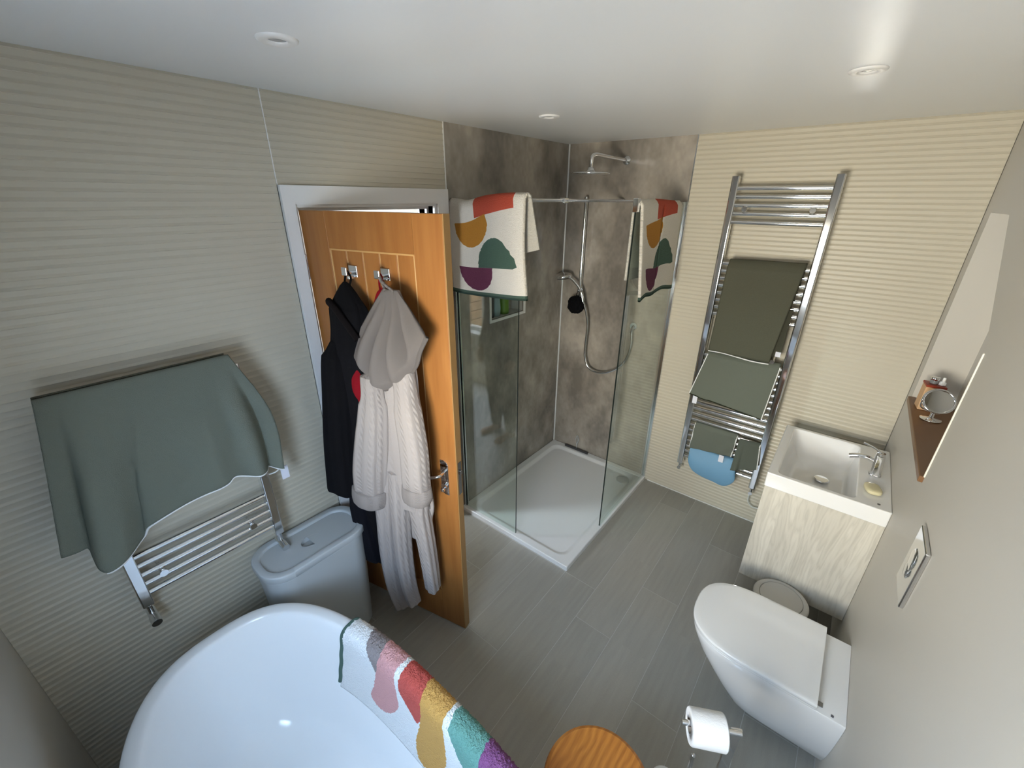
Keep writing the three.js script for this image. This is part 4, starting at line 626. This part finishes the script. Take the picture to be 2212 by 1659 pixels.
// ---------------------------------------------------------------- person on the landing, seen mirrored in the shower glass
{
  const field = (bones, k) => (x, y, z) => {                // tapered capsules joined by a smooth minimum
    let d = 9;
    for (const [ax, ay, az, ra, bx, by, bz, rb] of bones) {
      const ux = bx - ax, uy = by - ay, uz = bz - az, px = x - ax, py = y - ay, pz = z - az, t = clamp((px * ux + py * uy + pz * uz) / (ux * ux + uy * uy + uz * uz + 1e-9));
      const q = Math.hypot(px - ux * t, py - uy * t, pz - uz * t) - mix(ra, rb, t), h = clamp(0.5 + 0.5 * (d - q) / k); d = mix(d, q, h) - k * h * (1 - h);
    }
    return d;
  };
  function skin(bones, c, half, res, k = 0.02) {
    const mc = new MarchingCubes(res, new THREE.MeshBasicMaterial(), false, false, 60000), f = field(bones, k), n = res, h = res / 2;
    for (let kz = 0; kz < n; kz++) for (let j = 0; j < n; j++) for (let i = 0; i < n; i++) mc.field[kz * n * n + j * n + i] = -f(c[0] + half[0] * (i - h) / h, c[1] + half[1] * (j - h) / h, c[2] + half[2] * (kz - h) / h);
    mc.isolation = 0; mc.update();
    const p = mc.positionArray.slice(0, mc.count * 3); for (let i = 0; i < p.length; i++) p[i] = c[i % 3] + half[i % 3] * p[i];
    const g = new THREE.BufferGeometry(); g.setAttribute('position', new THREE.Float32BufferAttribute(p, 3)); const m = mergeVertices(g, 1e-4); m.computeVertexNormals(); m.setAttribute('uv', new THREE.Float32BufferAttribute(new Float32Array(m.attributes.position.count * 2), 2)); return m;
  }
  const both = (list) => [...list, ...list.map((b) => [-b[0], ...b.slice(1, 4), -b[4], ...b.slice(5)])];
  const leg = (e) => both([[0.09, 0.9, 0, 0.085 + e, 0.095, 0.48, -0.01, 0.058 + e], [0.095, 0.48, -0.01, 0.056 + e, 0.1, 0.3, 0.015, 0.052 + e], [0.1, 0.3, 0.015, 0.05 + e, 0.105, 0.1, 0.02, 0.034 + e]]);
  const arm = (e) => both([[0.148, 1.355, 0, 0.05 + e, 0.2, 1.09, 0.03, 0.04 + e], [0.2, 1.09, 0.03, 0.039 + e, 0.21, 0.85, -0.05, 0.028 + e]]);
  const trunk = (e) => [[-0.1, 1.365, 0, 0.055 + e, 0.1, 1.365, 0, 0.055 + e], [-0.035, 1.28, 0, 0.1 + e, 0.035, 1.28, 0, 0.1 + e], [0, 1.28, 0, 0.105 + e, 0, 1.12, 0, 0.1 + e], [0, 1.12, 0, 0.1 + e, 0, 0.95, 0, 0.115 + e], [-0.06, 0.93, 0.01, 0.1 + e, 0.06, 0.93, 0.01, 0.1 + e]];
  const feet = both([[0.105, 0.1, 0.02, 0.034, 0.105, 0.04, 0.03, 0.034], [0.105, 0.03, 0.03, 0.03, 0.112, 0.024, -0.12, 0.024], [0.098, 0.022, -0.11, 0.018, 0.1, 0.016, -0.155, 0.014], [0.128, 0.02, -0.1, 0.016, 0.135, 0.014, -0.135, 0.012]]);
  const body = skin([...trunk(0), ...leg(0), ...arm(0), ...feet, [0, 1.38, 0, 0.06, 0, 1.5, -0.01, 0.052]], [0, 0.78, 0], [0.36, 0.84, 0.26], 84, 0.03);
  const head = skin([[0, 1.585, 0.01, 0.082, 0, 1.6, 0.02, 0.086], [0, 1.545, -0.03, 0.058, 0, 1.51, -0.05, 0.034], [0, 1.47, -0.005, 0.052, 0, 1.53, 0, 0.055], [0, 1.575, -0.088, 0.008, 0, 1.548, -0.104, 0.012], [-0.03, 1.592, -0.066, 0.014, 0.03, 1.592, -0.066, 0.014], [-0.018, 1.519, -0.079, 0.006, 0.018, 1.519, -0.079, 0.006], [-0.017, 1.509, -0.077, 0.007, 0.017, 1.509, -0.077, 0.007], ...both([[0.086, 1.58, 0.01, 0.01, 0.09, 1.55, 0.006, 0.009]])], [0, 1.57, -0.01], [0.13, 0.16, 0.15], 60, 0.012);
  const hand = (s) => { const x = s * 0.21, y = 0.83, z = -0.06, B = [[x, y, z, 0.024, x, y - 0.05, z - 0.012, 0.026], [x, y - 0.05, z - 0.035, 0.02, x, y - 0.05, z + 0.018, 0.02]]; [[-0.038, 0.068], [-0.015, 0.076], [0.006, 0.07], [0.025, 0.054]].forEach(([o, l]) => { B.push([x, y - 0.06, z + o, 0.0095, x - s * 0.006, y - 0.06 - l * 0.6, z + o - 0.004, 0.009], [x - s * 0.006, y - 0.06 - l * 0.6, z + o - 0.004, 0.009, x - s * 0.02, y - 0.06 - l, z + o - 0.004, 0.008]); }); B.push([x, y - 0.02, z - 0.03, 0.011, x - s * 0.012, y - 0.05, z - 0.058, 0.0095], [x - s * 0.012, y - 0.05, z - 0.058, 0.0095, x - s * 0.018, y - 0.078, z - 0.06, 0.008]); return skin(B, [x, y - 0.06, z], [0.08, 0.11, 0.1], 52, 0.006); };
  const t = thing('person', 'person in dark clothes standing barefoot on the landing, mirrored in the shower glass', 'person', [-0.47, 0, 2.13], 0.2);
  part(t, 'body', [body, head, hand(1), hand(-1), ...[-1, 1].map((s) => ball([s * 0.031, 1.575, -0.07], 0.011))], M(0.45, 0.28, 0.2, 0.55));
  part(t, 'jumper', skin([...trunk(0.016), ...arm(0.014)], [0, 1.08, 0], [0.36, 0.42, 0.24], 72, 0.03), M(0.035, 0.035, 0.04, 0.9));
  part(t, 'trousers', skin([trunk(0.006)[4], ...leg(0.018)], [0, 0.55, 0], [0.3, 0.55, 0.24], 72, 0.03), M(0.02, 0.02, 0.025, 0.9));
  part(t, 'hair', skin([[0, 1.62, 0.03, 0.09, 0, 1.615, 0.025, 0.092], [0, 1.6, 0.055, 0.075, 0, 1.5, 0.06, 0.055], ...both([[0.06, 1.6, 0.03, 0.045, 0.07, 1.53, 0.04, 0.03]])], [0, 1.6, 0.03], [0.14, 0.18, 0.15], 52, 0.015), M(0.03, 0.02, 0.014, 0.7));
}
renderer.render(scene, camera);
